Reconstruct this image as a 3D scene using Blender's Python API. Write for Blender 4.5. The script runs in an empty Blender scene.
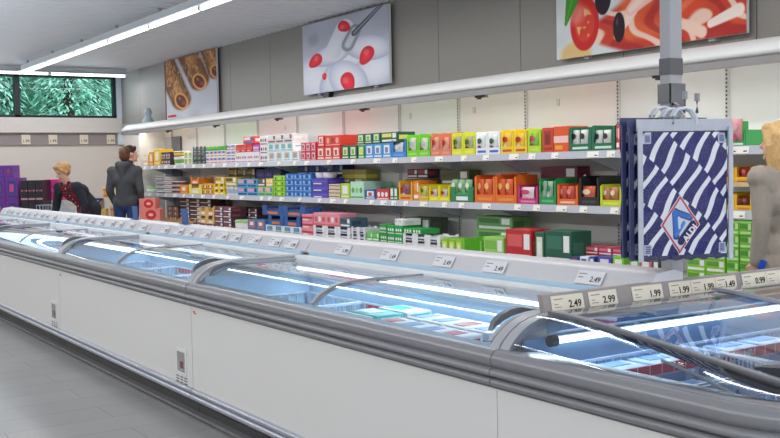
import bpy, bmesh, math, random
import numpy as np
from mathutils import Vector, Matrix
random.seed(7)
rng = np.random.default_rng(3)
C = bpy.context.scene.collection
PI = math.pi
# ---------------------------------------------------------------- camera survey
CX, CY, F = 390., 219., 1017.
def _dir(u, v):
    a = np.array([u-CX, -(v-CY), -F]); return a/np.linalg.norm(a)
_X = -_dir(-275, 180); _Y = _dir(1950, 134); _Y = _Y-_X*_X.dot(_Y); _Y /= np.linalg.norm(_Y); _Z = np.cross(_X, _Y)
RW = np.array([_X, _Y, _Z]); EYE = np.array([0, 0, 1.4])
def ray(u, v): return RW@np.array([u-CX, -(v-CY), -F])
def on_y(u, v, y): r = ray(u, v); return EYE+r*(y/r[1])
def on_x(u, v, x): r = ray(u, v); return EYE+r*(x/r[0])
def at_depth(u, v, d): return EYE+ray(u, v)*d/F
def sx(u, y, v=180): return float(on_y(u, v, y)[0])
def sz(u, v, y): return float(on_y(u, v, y)[2])

# ---------------------------------------------------------------- materials
_M = {}
def mat(name, col, rough=.5, metal=0., var=.06, scale=8., emit=0., bump=0., spec=.5, coat=0.):
    if name in _M: return _M[name]
    m = bpy.data.materials.new(name); m.use_nodes = True; nt = m.node_tree; b = nt.nodes['Principled BSDF']
    b.inputs['Roughness'].default_value = rough; b.inputs['Metallic'].default_value = metal
    b.inputs['Specular IOR Level'].default_value = spec
    b.inputs['Coat Weight'].default_value = coat
    tc = nt.nodes.new('ShaderNodeTexCoord'); nz = nt.nodes.new('ShaderNodeTexNoise'); nz.inputs['Scale'].default_value = scale
    nz.inputs['Detail'].default_value = 4
    nt.links.new(tc.outputs['Object'], nz.inputs['Vector'])
    mx = nt.nodes.new('ShaderNodeMix'); mx.data_type = 'RGBA'
    nt.links.new(nz.outputs['Fac'], mx.inputs[0])
    c = np.array(col[:3])
    mx.inputs[6].default_value = (*np.clip(c*(1-var), 0, 1), 1); mx.inputs[7].default_value = (*np.clip(c*(1+var), 0, 1), 1)
    nt.links.new(mx.outputs[2], b.inputs['Base Color'])
    if emit:
        b.inputs['Emission Strength'].default_value = emit; nt.links.new(mx.outputs[2], b.inputs['Emission Color'])
    if bump:
        bp = nt.nodes.new('ShaderNodeBump'); bp.inputs['Strength'].default_value = bump; bp.inputs['Distance'].default_value = .01
        nt.links.new(nz.outputs['Fac'], bp.inputs['Height']); nt.links.new(bp.outputs['Normal'], b.inputs['Normal'])
    _M[name] = m; return m
def lin(r, g, b):
    f = lambda c: (c/255/12.92) if c/255 <= .04045 else ((c/255+.055)/1.055)**2.4
    return (f(r), f(g), f(b))
def rgb(name, r, g, b, **k): return mat(name, lin(r, g, b), **k)
def paintmat(name, rough=.5, coat=0., trans=None):
    m = bpy.data.materials.new(name); m.use_nodes = True; nt = m.node_tree; b = nt.nodes['Principled BSDF']
    a = nt.nodes.new('ShaderNodeVertexColor'); a.layer_name = 'paint'
    nt.links.new(a.outputs['Color'], b.inputs['Base Color']); b.inputs['Roughness'].default_value = rough
    b.inputs['Coat Weight'].default_value = coat
    return m
def glassmat(name, tint=(.93, .96, .97), ior=1.45, rough=.01, haze=0., gain=1.):
    m = bpy.data.materials.new(name); m.use_nodes = True; nt = m.node_tree; nt.nodes.clear()
    out = nt.nodes.new('ShaderNodeOutputMaterial'); t = nt.nodes.new('ShaderNodeBsdfTransparent'); t.inputs[0].default_value = (*tint, 1)
    g = nt.nodes.new('ShaderNodeBsdfGlossy'); g.inputs['Roughness'].default_value = rough; g.inputs['Color'].default_value = (.95, .97, 1, 1)
    fr = nt.nodes.new('ShaderNodeFresnel'); fr.inputs[0].default_value = ior
    mul = nt.nodes.new('ShaderNodeMath'); mul.operation = 'MULTIPLY'; mul.inputs[1].default_value = gain; mul.use_clamp = True
    mx = nt.nodes.new('ShaderNodeMixShader'); nt.links.new(fr.outputs[0], mul.inputs[0]); nt.links.new(mul.outputs[0], mx.inputs[0])
    first = t
    if haze:
        d = nt.nodes.new('ShaderNodeBsdfDiffuse'); d.inputs[0].default_value = (.85, .88, .92, 1)
        h = nt.nodes.new('ShaderNodeMixShader')
        nz = nt.nodes.new('ShaderNodeTexNoise'); nz.inputs['Scale'].default_value = 6
        mm = nt.nodes.new('ShaderNodeMath'); mm.operation = 'MULTIPLY'; mm.inputs[1].default_value = haze*2
        nt.links.new(nz.outputs['Fac'], mm.inputs[0]); nt.links.new(mm.outputs[0], h.inputs[0])
        nt.links.new(t.outputs[0], h.inputs[1]); nt.links.new(d.outputs[0], h.inputs[2]); first = h
    nt.links.new(first.outputs[0], mx.inputs[1]); nt.links.new(g.outputs[0], mx.inputs[2]); nt.links.new(mx.outputs[0], out.inputs[0])
    return m

# ---------------------------------------------------------------- mesh helpers
def box(bm, x0, x1, y0, y1, z0, z1, mi=0):
    vs = [bm.verts.new(p) for p in ((x0,y0,z0),(x1,y0,z0),(x1,y1,z0),(x0,y1,z0),(x0,y0,z1),(x1,y0,z1),(x1,y1,z1),(x0,y1,z1))]
    for f in ((0,3,2,1),(4,5,6,7),(0,1,5,4),(1,2,6,5),(2,3,7,6),(3,0,4,7)):
        fc = bm.faces.new([vs[i] for i in f]); fc.material_index = mi
def tube(bm, pts, r, n=8, mi=0, close=False):
    pts = [Vector(p) for p in pts]; rings = []
    up = Vector((0, 0, 1))
    for i, p in enumerate(pts):
        if close: t = pts[(i+1) % len(pts)]-pts[i-1]
        else: t = (pts[min(i+1, len(pts)-1)]-pts[max(i-1, 0)])
        t.normalize()
        a = t.cross(up)
        if a.length < .1: a = t.cross(Vector((1, 0, 0)))
        a.normalize(); b = t.cross(a)
        rr = r[i] if isinstance(r, (list, tuple)) else r
        rings.append([bm.verts.new(p+a*math.cos(2*PI*k/n)*rr+b*math.sin(2*PI*k/n)*rr) for k in range(n)])
    m = len(rings)
    for i in range(m if close else m-1):
        A, B = rings[i], rings[(i+1) % m]
        for k in range(n):
            f = bm.faces.new((A[k], A[(k+1) % n], B[(k+1) % n], B[k])); f.material_index = mi; f.smooth = True
    if not close:
        for R_ in (rings[0], rings[-1]):
            f = bm.faces.new(R_); f.material_index = mi
def lathe(bm, prof, cx=0, cy=0, n=16, mi=0):
    rings = [[bm.verts.new((cx+r*math.cos(2*PI*k/n), cy+r*math.sin(2*PI*k/n), z)) for k in range(n)] for r, z in prof]
    for A, B in zip(rings, rings[1:]):
        for k in range(n):
            f = bm.faces.new((A[k], A[(k+1) % n], B[(k+1) % n], B[k])); f.material_index = mi; f.smooth = True
    bm.faces.new(rings[0][::-1]).material_index = mi; bm.faces.new(rings[-1]).material_index = mi
def prism(bm, poly, axis, a0, a1, mi=0):
    """closed polygon extruded along an axis; poly holds the two other coordinates in xyz order"""
    def P(q, a): return {'x': (a, q[0], q[1]), 'y': (q[0], a, q[1]), 'z': (q[0], q[1], a)}[axis]
    A = [bm.verts.new(P(q, a0)) for q in poly]; B = [bm.verts.new(P(q, a1)) for q in poly]
    n = len(poly)
    for k in range(n):
        f = bm.faces.new((A[k], A[(k+1) % n], B[(k+1) % n], B[k])); f.material_index = mi
    for R_ in (A, B):
        f = bm.faces.new(R_); f.material_index = mi
def sweep(bm, prof, path, closed_prof=True, mi=0):
    """prof [(out, z)] swept along xy path; out is measured to the right-hand side of travel"""
    path = [Vector(p).to_2d() for p in path]; rings = []
    for i, p in enumerate(path):
        d0 = (path[i]-path[i-1]).normalized() if i else None
        d1 = (path[i+1]-path[i]).normalized() if i < len(path)-1 else None
        if d0 is None: d0 = d1
        if d1 is None: d1 = d0
        n0 = Vector((d0.y, -d0.x)); n1 = Vector((d1.y, -d1.x)); n = (n0+n1).normalized(); s = 1/max(.3, n.dot(n0))
        rings.append([bm.verts.new((p.x+n.x*o*s, p.y+n.y*o*s, z)) for o, z in prof])
    m = len(prof)
    for A, B in zip(rings, rings[1:]):
        for k in range(m if closed_prof else m-1):
            f = bm.faces.new((A[k], B[k], B[(k+1) % m], A[(k+1) % m])); f.material_index = mi
    if closed_prof:
        for R_ in (rings[0], rings[-1]):
            bm.faces.new(R_).material_index = mi
def sheet(bm, rows, mi=0):
    V = [[bm.verts.new(p) for p in r] for r in rows]
    for A, B in zip(V, V[1:]):
        for k in range(len(A)-1):
            f = bm.faces.new((A[k], A[k+1], B[k+1], B[k])); f.material_index = mi; f.smooth = True
def mesh_of(name, bm, mats, angle=35, bevel=0):
    bmesh.ops.recalc_face_normals(bm, faces=bm.faces)
    if bevel: bmesh.ops.bevel(bm, geom=bm.edges[:], offset=bevel, segments=1, affect='EDGES')
    me = bpy.data.meshes.new(name); bm.to_mesh(me); bm.free()
    for m in (mats if isinstance(mats, (list, tuple)) else [mats]): me.materials.append(m)
    me.shade_smooth(); me.set_sharp_from_angle(angle=math.radians(angle))
    return me
def link(name, me, parent=None, loc=None, label=None):
    o = bpy.data.objects.new(name, me); C.objects.link(o)
    if parent: o.parent = parent
    if loc: o.location = loc
    if label: o['label'] = label
    return o
def obj(name, bm, mats, parent=None, loc=None, label=None, angle=35, bevel=0):
    return link(name, mesh_of(name, bm, mats, angle, bevel), parent, loc, label)
def tag(o, label=None, cat=None, group=None, kind=None):
    if label: o['label'] = label
    if cat: o['category'] = cat
    if group: o['group'] = group
    if kind: o['kind'] = kind
    return o
def thing(name, label, cat, loc=(0, 0, 0), rz=0, group=None):
    o = bpy.data.objects.new(name, None); C.objects.link(o); o.empty_display_size = .1
    o.location = loc; o.rotation_euler = (0, 0, rz); return tag(o, label, cat, group)
def copy_tree(o, parent=None):
    c = o.copy(); C.objects.link(c); c.parent = parent
    for ch in list(o.children): copy_tree(ch, c)
    return c
def struct(name, bm, m, **k):
    return tag(obj(name, bm, m, **k), kind='structure')
def B(): return bmesh.new()
_T = {}
def text_mesh(s, size, m, depth=.0004, bold=0.):
    key = (s, size, m.name, bold)
    if key in _T: return _T[key]
    cu = bpy.data.curves.new('lettering', 'FONT'); cu.body = s; cu.size = size; cu.extrude = depth; cu.offset = bold
    cu.align_x = 'CENTER'; cu.align_y = 'CENTER'; cu.resolution_u = 3
    o = bpy.data.objects.new('lettering', cu); C.objects.link(o)
    dg = bpy.context.evaluated_depsgraph_get(); me = bpy.data.meshes.new_from_object(o.evaluated_get(dg))
    bpy.data.objects.remove(o); me.materials.clear(); me.materials.append(m); _T[key] = me; return me
def painted(name, w, h, nx, ny, fn, m, bulge=None):
    """flat panel in the xz plane, origin bottom-left corner, painted per vertex by fn(U,V)->rgb(0..255)"""
    u = np.linspace(0, 1, nx); v = np.linspace(0, 1, ny); U, V = np.meshgrid(u, v)
    col = fn(U, V); col = np.clip(col, 0, 255)/255.
    col = np.where(col <= .04045, col/12.92, ((col+.055)/1.055)**2.4)
    y = bulge(U, V) if bulge is not None else np.zeros_like(U)
    co = np.stack([U*w, y, V*h], -1).reshape(-1, 3)
    i = np.arange((nx-1)*(ny-1)); r = i//(nx-1); c = i % (nx-1); a = r*nx+c
    faces = np.stack([a, a+1, a+nx+1, a+nx], -1)
    me = bpy.data.meshes.new(name); me.from_pydata(co.tolist(), [], faces.tolist())
    at = me.color_attributes.new('paint', 'FLOAT_COLOR', 'POINT')
    buf = np.ones((nx*ny, 4), np.float32); buf[:, :3] = col.reshape(-1, 3); at.data.foreach_set('color', buf.ravel())
    me.materials.append(m); me.shade_smooth(); return me
def vnoise(U, V, s, seed=0):
    r = np.random.default_rng(seed); g = r.random((64, 64)); x = U*s; y = V*s
    xi = np.floor(x).astype(int) % 63; yi = np.floor(y).astype(int) % 63; fx = x-np.floor(x); fy = y-np.floor(y)
    fx = fx*fx*(3-2*fx); fy = fy*fy*(3-2*fy)
    return (g[yi, xi]*(1-fx)+g[yi, xi+1]*fx)*(1-fy)+(g[yi+1, xi]*(1-fx)+g[yi+1, xi+1]*fx)*fy
def ss(a, b, x): t = np.clip((x-a)/(b-a), 0, 1); return t*t*(3-2*t)
def over(base, col, a): return base*(1-a[..., None])+np.asarray(col, float)*a[..., None]

# ---------------------------------------------------------------- common materials
WHITE = rgb('white_enamel', 226, 226, 226, rough=.35, var=.02)
PANEL = rgb('freezer_panel', 222, 221, 220, rough=.32, var=.02, scale=2)
GREYP = rgb('grey_plastic', 150, 151, 155, rough=.38, var=.03)
GREYF = rgb('grey_frame', 168, 170, 175, rough=.35, var=.03)
BUMP = rgb('bumper_grey', 128, 129, 134, rough=.3, var=.03, spec=.6)
CHROME = rgb('brushed_bumper', 176, 180, 190, rough=.28, metal=.6, var=.04)
DARK = rgb('dark_rubber', 52, 52, 55, rough=.6)
BLACK = rgb('black_plastic', 22, 22, 26, rough=.45)
TUB = rgb('freezer_liner', 180, 212, 236, rough=.45, var=.03)
WIRE = rgb('wire_coating', 222, 234, 246, rough=.3, var=.02)
REDSTRIP = rgb('red_label_strip', 214, 28, 66, rough=.4)
PAPER = rgb('price_paper', 244, 241, 234, rough=.6, var=.02)
CREAM = rgb('cream_paper', 232, 222, 204, rough=.6, var=.02)
INK = rgb('printing_ink', 30, 28, 30, rough=.7)
INK2 = rgb('pale_ink', 150, 140, 130, rough=.7)
TAUPE = rgb('taupe_strip', 158, 150, 148, rough=.45, var=.03)
SHELFM = rgb('shelf_metal', 205, 208, 214, rough=.4, var=.02)
STRIPM = rgb('shelf_strip', 188, 189, 200, rough=.35, var=.02)
LED = mat('led_tube', (.92, .97, 1), emit=2.5, var=0)
FLUO = mat('fluorescent_tube', (.95, .98, 1), emit=4, var=0)
GLASS = glassmat('lid_glass', ior=1.5, gain=1.15, tint=(.95, .975, .985))
WGLASS = glassmat('window_glass', ior=1.3, tint=(.85, .95, .95))
FILM = glassmat('plastic_film', tint=(.985, .985, .99), ior=1.35, rough=.1, haze=.01, gain=.28)


for s_ in ('1.99', '2.49', '1.69', '2.79', '1.49', '3.49'): text_mesh(s_, .034, INK)
for s_ in ('2.49', '2.99', '1.99', '1.49', '0.99', '1.29'): text_mesh(s_, .036, INK, bold=.0006)
text_mesh('1.99', .07, INK); text_mesh('NEU', .03, PAPER, bold=.0008); text_mesh('ALDI', .034, rgb('logo_white', 236, 236, 242, rough=.5), bold=.0012)
# ---------------------------------------------------------------- people
def ell(bm, c, r, rot=None, n=14):
    m = Matrix.Translation(Vector(c))
    if rot is not None: m = m@rot
    m = m@Matrix.Diagonal((*r, 1)); bmesh.ops.create_uvsphere(bm, u_segments=n, v_segments=n-4, radius=1, matrix=m)
def cap(bm, p, q, r1, r2):
    p, q = Vector(p), Vector(q); d = q-p; Ln = d.length; t = d/Ln; a = t.orthogonal().normalized(); b = t.cross(a); n = 14; rings = []
    pr_ = [(-r1*math.cos(x), r1*math.sin(x)) for x in (.35, .8, 1.2)]+[(Ln*k/3, r1+(r2-r1)*k/3) for k in range(4)]+[(Ln+r2*math.cos(x), r2*math.sin(x)) for x in (1.2, .8, .35)]
    for s_, r_ in pr_: rings.append([bm.verts.new(p+t*s_+(a*math.cos(2*PI*k/n)+b*math.sin(2*PI*k/n))*r_) for k in range(n)])
    for A, B_ in zip(rings, rings[1:]):
        for k in range(n): bm.faces.new((A[k], A[(k+1) % n], B_[(k+1) % n], B_[k]))
    bm.faces.new(rings[0][::-1]); bm.faces.new(rings[-1])
def fuse(name, bm, mats, voxel=.012, smooth=3, paint=None):
    me = bpy.data.meshes.new('raw'); bm.to_mesh(me); bm.free(); o = bpy.data.objects.new('raw', me); C.objects.link(o)
    md = o.modifiers.new('r', 'REMESH'); md.mode = 'VOXEL'; md.voxel_size = voxel
    dg = bpy.context.evaluated_depsgraph_get(); out = bpy.data.meshes.new_from_object(o.evaluated_get(dg)); bpy.data.objects.remove(o)
    b = bmesh.new(); b.from_mesh(out)
    for _ in range(smooth): bmesh.ops.smooth_vert(b, verts=b.verts[:], factor=.5, use_axis_x=True, use_axis_y=True, use_axis_z=True)
    for f in b.faces:
        f.smooth = True
        if paint: f.material_index = paint(f.calc_center_median())
    out.materials.clear()
    for m in mats: out.materials.append(m)
    b.to_mesh(out); b.free(); out.name = name
    return out
SKIN = rgb('skin', 222, 172, 148, rough=.55, var=.04); LIP = rgb('lips', 186, 96, 92, rough=.5); EYE_ = rgb('eye_dark', 40, 30, 28, rough=.3)
def hand(bm, wrist, d, palm_n, s=1., curl=.5):
    """palm, five fingers and a side thumb"""
    d = Vector(d).normalized(); n = Vector(palm_n).normalized(); a = d.cross(n).normalized(); w0 = Vector(wrist)
    cap(bm, w0, w0+d*.045*s, .024*s, .028*s)
    for k in range(-1, 3): cap(bm, w0+d*.03*s+a*(k-.5)*.018*s, w0+d*.085*s+a*(k-.5)*.02*s, .013*s, .011*s)
    for k, ln in zip(range(-1, 3), (.030, .036, .034, .026)):
        b0 = w0+d*.088*s+a*(k-.5)*.021*s; b1 = b0+(d*(1-curl*.4)+n*curl*.6).normalized()*ln*s; b2 = b1+(d*(1-curl)+n*curl).normalized()*ln*.9*s
        cap(bm, b0, b1, .0098*s, .009*s); cap(bm, b1, b2, .009*s, .0075*s)
    t0 = w0+d*.028*s-a*.03*s; t1 = t0+(d*.6-a*.7+n*.3).normalized()*.036*s; t2 = t1+(d*.9-a*.1+n*.4).normalized()*.028*s
    cap(bm, t0, t1, .013*s, .011*s); cap(bm, t1, t2, .011*s, .008*s)
def person(label, loc, rz, H=1.75, lean=(0, 0), turn=0., nod=0., arms=None, top=(70, 72, 78), legs=(46, 66, 110), hair=(90, 58, 38), hairlen=0, fem=False, voxel=.014, extras=None, blades=None):
    k = H/1.75; t = thing('person', label, 'person', (loc[0], loc[1], 0), rz)
    lx, ly = lean; sh = .17 if fem else .19
    pel = Vector((0, 0, .95*k)); chest = Vector((lx*.6, ly*.6, (1.27*k if ly < .2 else 1.19*k))); neck = Vector((lx, ly, (1.47*k if ly < .2 else 1.34*k)))
    head = neck+Vector((lx*.12, ly*.25+.015, .15*k)); hd = Matrix.Rotation(turn, 4, 'Z')@Matrix.Rotation(-nod, 4, 'X')
    Hp = lambda v: head+(hd@Vector(v))*k
    arms = arms or [((.05, -.02, -.30), (.02, .05, -.56)), ((-.05, -.02, -.30), (-.02, .05, -.56))]
    S = [neck+Vector((s*sh*k, 0, -.07*k)) for s in (1, -1)]
    el = [S[i]+Vector(arms[i][0])*k for i in (0, 1)]; wr = [S[i]+Vector(arms[i][1])*k for i in (0, 1)]
    hp = [Vector((s*.095*k, 0, .92*k)) for s in (1, -1)]; kn = [Vector((s*.10*k, .02, .49*k)) for s in (1, -1)]; an = [Vector((s*.11*k, -.02, .09*k)) for s in (1, -1)]
    def torso(bm, g=0.):
        ell(bm, pel, (.165*k+g, .115*k+g, .13*k+g)); cap(bm, pel+Vector((0, 0, .05)), chest, .115*k+g, .12*k+g)
        cap(bm, chest+Vector((-.06*k, 0, 0)), chest+Vector((.06*k, 0, 0)), .115*k+g, .115*k+g); cap(bm, S[0]+Vector((-.03, 0, -.01)), S[1]+Vector((.03, 0, -.01)), .062*k+g, .062*k+g)
        cap(bm, chest+Vector((.05*k, 0, 0)), S[0], .10*k+g, .06*k+g); cap(bm, chest+Vector((-.05*k, 0, 0)), S[1], .10*k+g, .06*k+g)
        if fem:
            for s in (1, -1): ell(bm, chest+Vector((s*.07*k, .095*k, .0)), (.06*k+g, .055*k+g, .06*k+g))
    def armp(bm, g=0.):
        for i in (0, 1): cap(bm, S[i], el[i], .05*k+g, .040*k+g); cap(bm, el[i], wr[i], .040*k+g, .027*k+g)
    def legp(bm, g=0.):
        for i in (0, 1): cap(bm, hp[i], kn[i], .082*k+g, .055*k+g); cap(bm, kn[i], an[i], .054*k+g, .037*k+g)
    bm = B(); torso(bm); armp(bm); legp(bm)
    for i in (0, 1): cap(bm, an[i], an[i]+Vector((0, .14, -.05)), .04*k, .032*k)
    cap(bm, neck+Vector((0, -.01, -.03)), head+Vector((0, -.01, -.06)), .058*k, .054*k)
    ell(bm, Hp((0, -.01, .03)), (.074*k, .095*k, .10*k), hd); ell(bm, Hp((0, .03, -.045)), (.055*k, .062*k, .07*k), hd)
    cap(bm, Hp((0, .085, .012)), Hp((0, .106, -.022)), .010*k, .015*k); cap(bm, Hp((-.02, .078, -.055)), Hp((.02, .078, -.055)), .012*k, .012*k); ell(bm, Hp((0, .075, -.095)), (.022*k, .02*k, .018*k))
    for s in (1, -1): ell(bm, Hp((s*.076, -.005, .0)), (.012*k, .022*k, .034*k), hd); cap(bm, Hp((s*.015, .083, .032)), Hp((s*.05, .072, .034)), .010*k, .008*k)
    for i in (0, 1):
        d = (wr[i]-el[i]).normalized(); hand(bm, wr[i], d, Vector((-.6 if i == 0 else .6, .5, 0)), k)
    ey = [Hp((s*.032, .086, .012)) for s in (1, -1)]; lp = Hp((0, .092, -.055))
    def pt(c):
        if min((c-e).length for e in ey) < .011*k: return 2
        if abs((c-lp).z) < .009*k and (c-lp).length < .028*k: return 1
        return 0
    body = link('body', fuse('body', bm, [SKIN, LIP, EYE_], voxel*.75, 2, pt), t)
    # hair
    HM = rgb('hair_%d' % hair[0], *hair, rough=.55, var=.3, scale=60, bump=.5)
    bm = B(); ell(bm, Hp((0, -.022, .048)), (.083*k, .10*k, .098*k), hd, 18); ell(bm, Hp((0, -.045, -.0)), (.078*k, .075*k, .085*k), hd)
    cap(bm, Hp((-.05, .05, .10)), Hp((.05, .05, .10)), .03*k, .03*k)
    if hairlen == 1: ell(bm, Hp((0, -.11, .03)), (.045*k, .045*k, .05*k), hd); cap(bm, Hp((.07, .05, .06)), Hp((.074, .0, -.0)), .02*k, .018*k); cap(bm, Hp((-.07, .05, .06)), Hp((-.074, .0, 0)), .02*k, .018*k)
    if hairlen == 2:
        for q in range(11):
            a = PI*(q/10); x = math.cos(a)*.078; y = -.025-math.sin(a)*.078
            cap(bm, Hp((x, y, .05)), Hp((x*1.05, y-.005, -.10)), .036*k, .034*k); cap(bm, Hp((x*1.05, y-.005, -.10)), Hp((x*.95, y-.01, -.22+.015*math.sin(q*3.))), .034*k, .018*k)
        for s in (1, -1): cap(bm, Hp((s*.05, .06, .09)), Hp((s*.085, .02, -.02)), .026*k, .026*k); cap(bm, Hp((s*.085, .02, -.02)), Hp((s*.08, .02, -.18)), .026*k, .016*k)
    link('hair', fuse('hair', bm, [HM], voxel*.8, 2), t)
    # trousers, shoes
    bm = B(); legp(bm, .016); ell(bm, pel+Vector((0, 0, -.03)), (.178*k, .13*k, .12*k)); link('trousers', fuse('trousers', bm, [rgb('trousers_%d' % legs[0], *legs, rough=.8, var=.15, scale=30)], voxel, 3), t)
    for i in (0, 1):
        bm = B(); cap(bm, an[i]+Vector((0, -.03, -.045)), an[i]+Vector((0, .16, -.052)), .046*k, .038*k); link('shoe', fuse('shoe', bm, [DARK], voxel, 2), t)
    TM = rgb('top_%d_%d' % (top[0], top[2]), *top, rough=.85, var=.12, scale=40, bump=.2)
    bm = B(); torso(bm, .022); armp(bm, .018); cap(bm, pel+Vector((-.06, 0, 0)), pel+Vector((.06, 0, 0)), .13*k, .13*k)
    if extras == 'hood':
        cap(bm, neck+Vector((-.07, -.06, .03)), neck+Vector((.07, -.06, .03)), .052, .052); cap(bm, neck+Vector((0, -.08, .0)), neck+Vector((0, -.11, -.16)), .075, .035); cap(bm, neck+Vector((-.085, .0, .03)), neck+Vector((.085, .0, .03)), .035, .035)
    if fem and extras == 'jumper': cap(bm, pel+Vector((-.07, 0, -.1)), pel+Vector((.07, 0, -.1)), .135*k, .135*k)
    front_shirt = extras == 'open_jacket'
    SH = shirtmat() if front_shirt else None
    def ptop(c):
        if front_shirt:
            z = c.z; u = (z-pel.z)/(neck.z-pel.z); mid = pel.lerp(neck, min(1, max(0, u)))
            if c.y > mid.y+.05 and abs(c.x-mid.x) < .10 and u < 1.05: return 1
        return 0
    link('jacket' if front_shirt else ('jumper' if fem else 'hoodie'), fuse('top', bm, [TM]+([SH] if SH else []), voxel, 2, ptop), t)
    if front_shirt:
        for s in (1, -1):
            bm = B(); cap(bm, neck+Vector((s*.05, .04, -.0)), neck+Vector((s*.09, .10, -.16)), .022, .016); link('lapel', fuse('lapel', bm, [TM], voxel*.8, 2), t)
        bm = B()
        for q in range(6):
            p = pel.lerp(neck, .12+.13*q); ell(bm, p+Vector((0, .155+(.01 if q < 4 else -.015), 0)), (.007, .005, .007))
        obj('button', bm, rgb('button_white', 236, 230, 226), t)
    return t, [t.matrix_world, S, el, wr]
def shirtmat():
    m = bpy.data.materials.new('plaid_shirt'); m.use_nodes = True; nt = m.node_tree; b = nt.nodes['Principled BSDF']; tc = nt.nodes.new('ShaderNodeTexCoord')
    w1 = nt.nodes.new('ShaderNodeTexWave'); w1.bands_direction = 'X'; w1.inputs['Scale'].default_value = 9; w2 = nt.nodes.new('ShaderNodeTexWave'); w2.bands_direction = 'Z'; w2.inputs['Scale'].default_value = 9
    mx = nt.nodes.new('ShaderNodeMix'); mx.data_type = 'RGBA'; mx.blend_type = 'MULTIPLY'; mx.inputs[0].default_value = 1
    for w_ in (w1, w2): nt.links.new(tc.outputs['Object'], w_.inputs['Vector'])
    nt.links.new(w1.outputs['Color'], mx.inputs[6]); nt.links.new(w2.outputs['Color'], mx.inputs[7])
    m2 = nt.nodes.new('ShaderNodeMix'); m2.data_type = 'RGBA'; m2.inputs[6].default_value = (*lin(74, 18, 34), 1); m2.inputs[7].default_value = (*lin(200, 44, 66), 1)
    nt.links.new(mx.outputs[2], m2.inputs[0]); nt.links.new(m2.outputs[2], b.inputs['Base Color']); b.inputs['Roughness'].default_value = .8
    return m
def facing(r, v):  # r: share to the right of the frame, v: share away from the lens
    f = Vector((r*RW[0][0]-v*RW[0][2], r*RW[1][0]-v*RW[1][2])); return math.atan2(f.y, f.x)-PI/2
p = at_depth(125, 180, 15.)
person('man in a dark grey hooded jumper and blue jeans seen from behind', p, facing(.12, 1), 1.76, top=(72, 74, 80), legs=(40, 66, 116), hair=(98, 60, 38), turn=.35, extras='hood', arms=[((.045, -.02, -.28), (.01, .09, -.47)), ((-.045, -.02, -.28), (-.01, .09, -.47))])
p = at_depth(131, 180, 15.9)
person('dark-haired man looking right, mostly hidden behind the man in grey', p, facing(.9, .3), 1.80, top=(40, 38, 42), legs=(40, 40, 50), hair=(52, 34, 28), extras='hood')
p = at_depth(88, 180, 14.)
person('blond woman in an open dark jacket and red plaid shirt bending forward', p, facing(-.42, -.9), 1.66, lean=(.14, .24), nod=.5, turn=-.35, top=(34, 38, 48), legs=(26, 30, 48), hair=(196, 150, 96), hairlen=1, fem=True, extras='open_jacket', arms=[((.06, .0, -.27), (.04, .10, -.50)), ((-.10, -.04, -.25), (-.06, .02, -.50))], voxel=.012)
p = at_depth(786, 180, 6.0)
person('woman with long blond hair in a grey-beige jumper seen from behind at the right edge', p, facing(-.42, .9), 1.61, top=(158, 148, 138), legs=(70, 72, 84), hair=(208, 168, 112), hairlen=2, fem=True, extras='jumper', turn=.4, lean=(-.045, .0), voxel=.010, arms=[((.05, -.02, -.27), (.05, .05, -.52)), ((-.005, -.02, -.28), (.0, .03, -.53))])
q = at_depth(762, 265, 5.9)
bm = B(); box(bm, -.022, .022, -.006, .006, -.03, .03); bmesh.ops.bevel(bm, geom=bm.edges[:], offset=.004, segments=2, affect='EDGES')
o = obj('purse', bm, rgb('bright_blue', 30, 80, 190, rough=.4), None, tuple(q)); o.rotation_euler = (.2, .4, facing(-.3, 1)); tag(o, 'small bright blue purse held in the right-hand woman\'s hand', 'purse')

# ---------------------------------------------------------------- the room
ZC = 3.2; XW = -18.5; YW = 6.2
def floor_mat():
    m = bpy.data.materials.new('floor_tiles'); m.use_nodes = True; nt = m.node_tree; b = nt.nodes['Principled BSDF']
    tc = nt.nodes.new('ShaderNodeTexCoord'); mp = nt.nodes.new('ShaderNodeMapping'); mp.inputs['Rotation'].default_value = (0, 0, PI/2)
    nt.links.new(tc.outputs['Object'], mp.inputs[0])
    br = nt.nodes.new('ShaderNodeTexBrick'); nt.links.new(mp.outputs[0], br.inputs['Vector'])
    br.inputs['Color1'].default_value = (*lin(158, 156, 155), 1); br.inputs['Color2'].default_value = (*lin(152, 150, 150), 1)
    br.inputs['Mortar'].default_value = (*lin(124, 122, 122), 1); br.inputs['Scale'].default_value = 1
    br.inputs['Brick Width'].default_value = 1.2; br.inputs['Row Height'].default_value = .3; br.inputs['Mortar Size'].default_value = .004
    nz = nt.nodes.new('ShaderNodeTexNoise'); nz.inputs['Scale'].default_value = 1.5; nt.links.new(tc.outputs['Object'], nz.inputs['Vector'])
    mx = nt.nodes.new('ShaderNodeMix'); mx.data_type = 'RGBA'; mx.blend_type = 'MULTIPLY'; mx.inputs[0].default_value = .25
    nt.links.new(br.outputs['Color'], mx.inputs[6]); nt.links.new(nz.outputs['Color'], mx.inputs[7])
    hs = nt.nodes.new('ShaderNodeHueSaturation'); hs.inputs['Saturation'].default_value = .3; nt.links.new(mx.outputs[2], hs.inputs['Color'])
    nt.links.new(hs.outputs[0], b.inputs['Base Color']); b.inputs['Roughness'].default_value = .33
    return m
bm = B(); box(bm, XW-.3, 5, -6, YW+.3, -.1, 0); struct('floor', bm, floor_mat())
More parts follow.
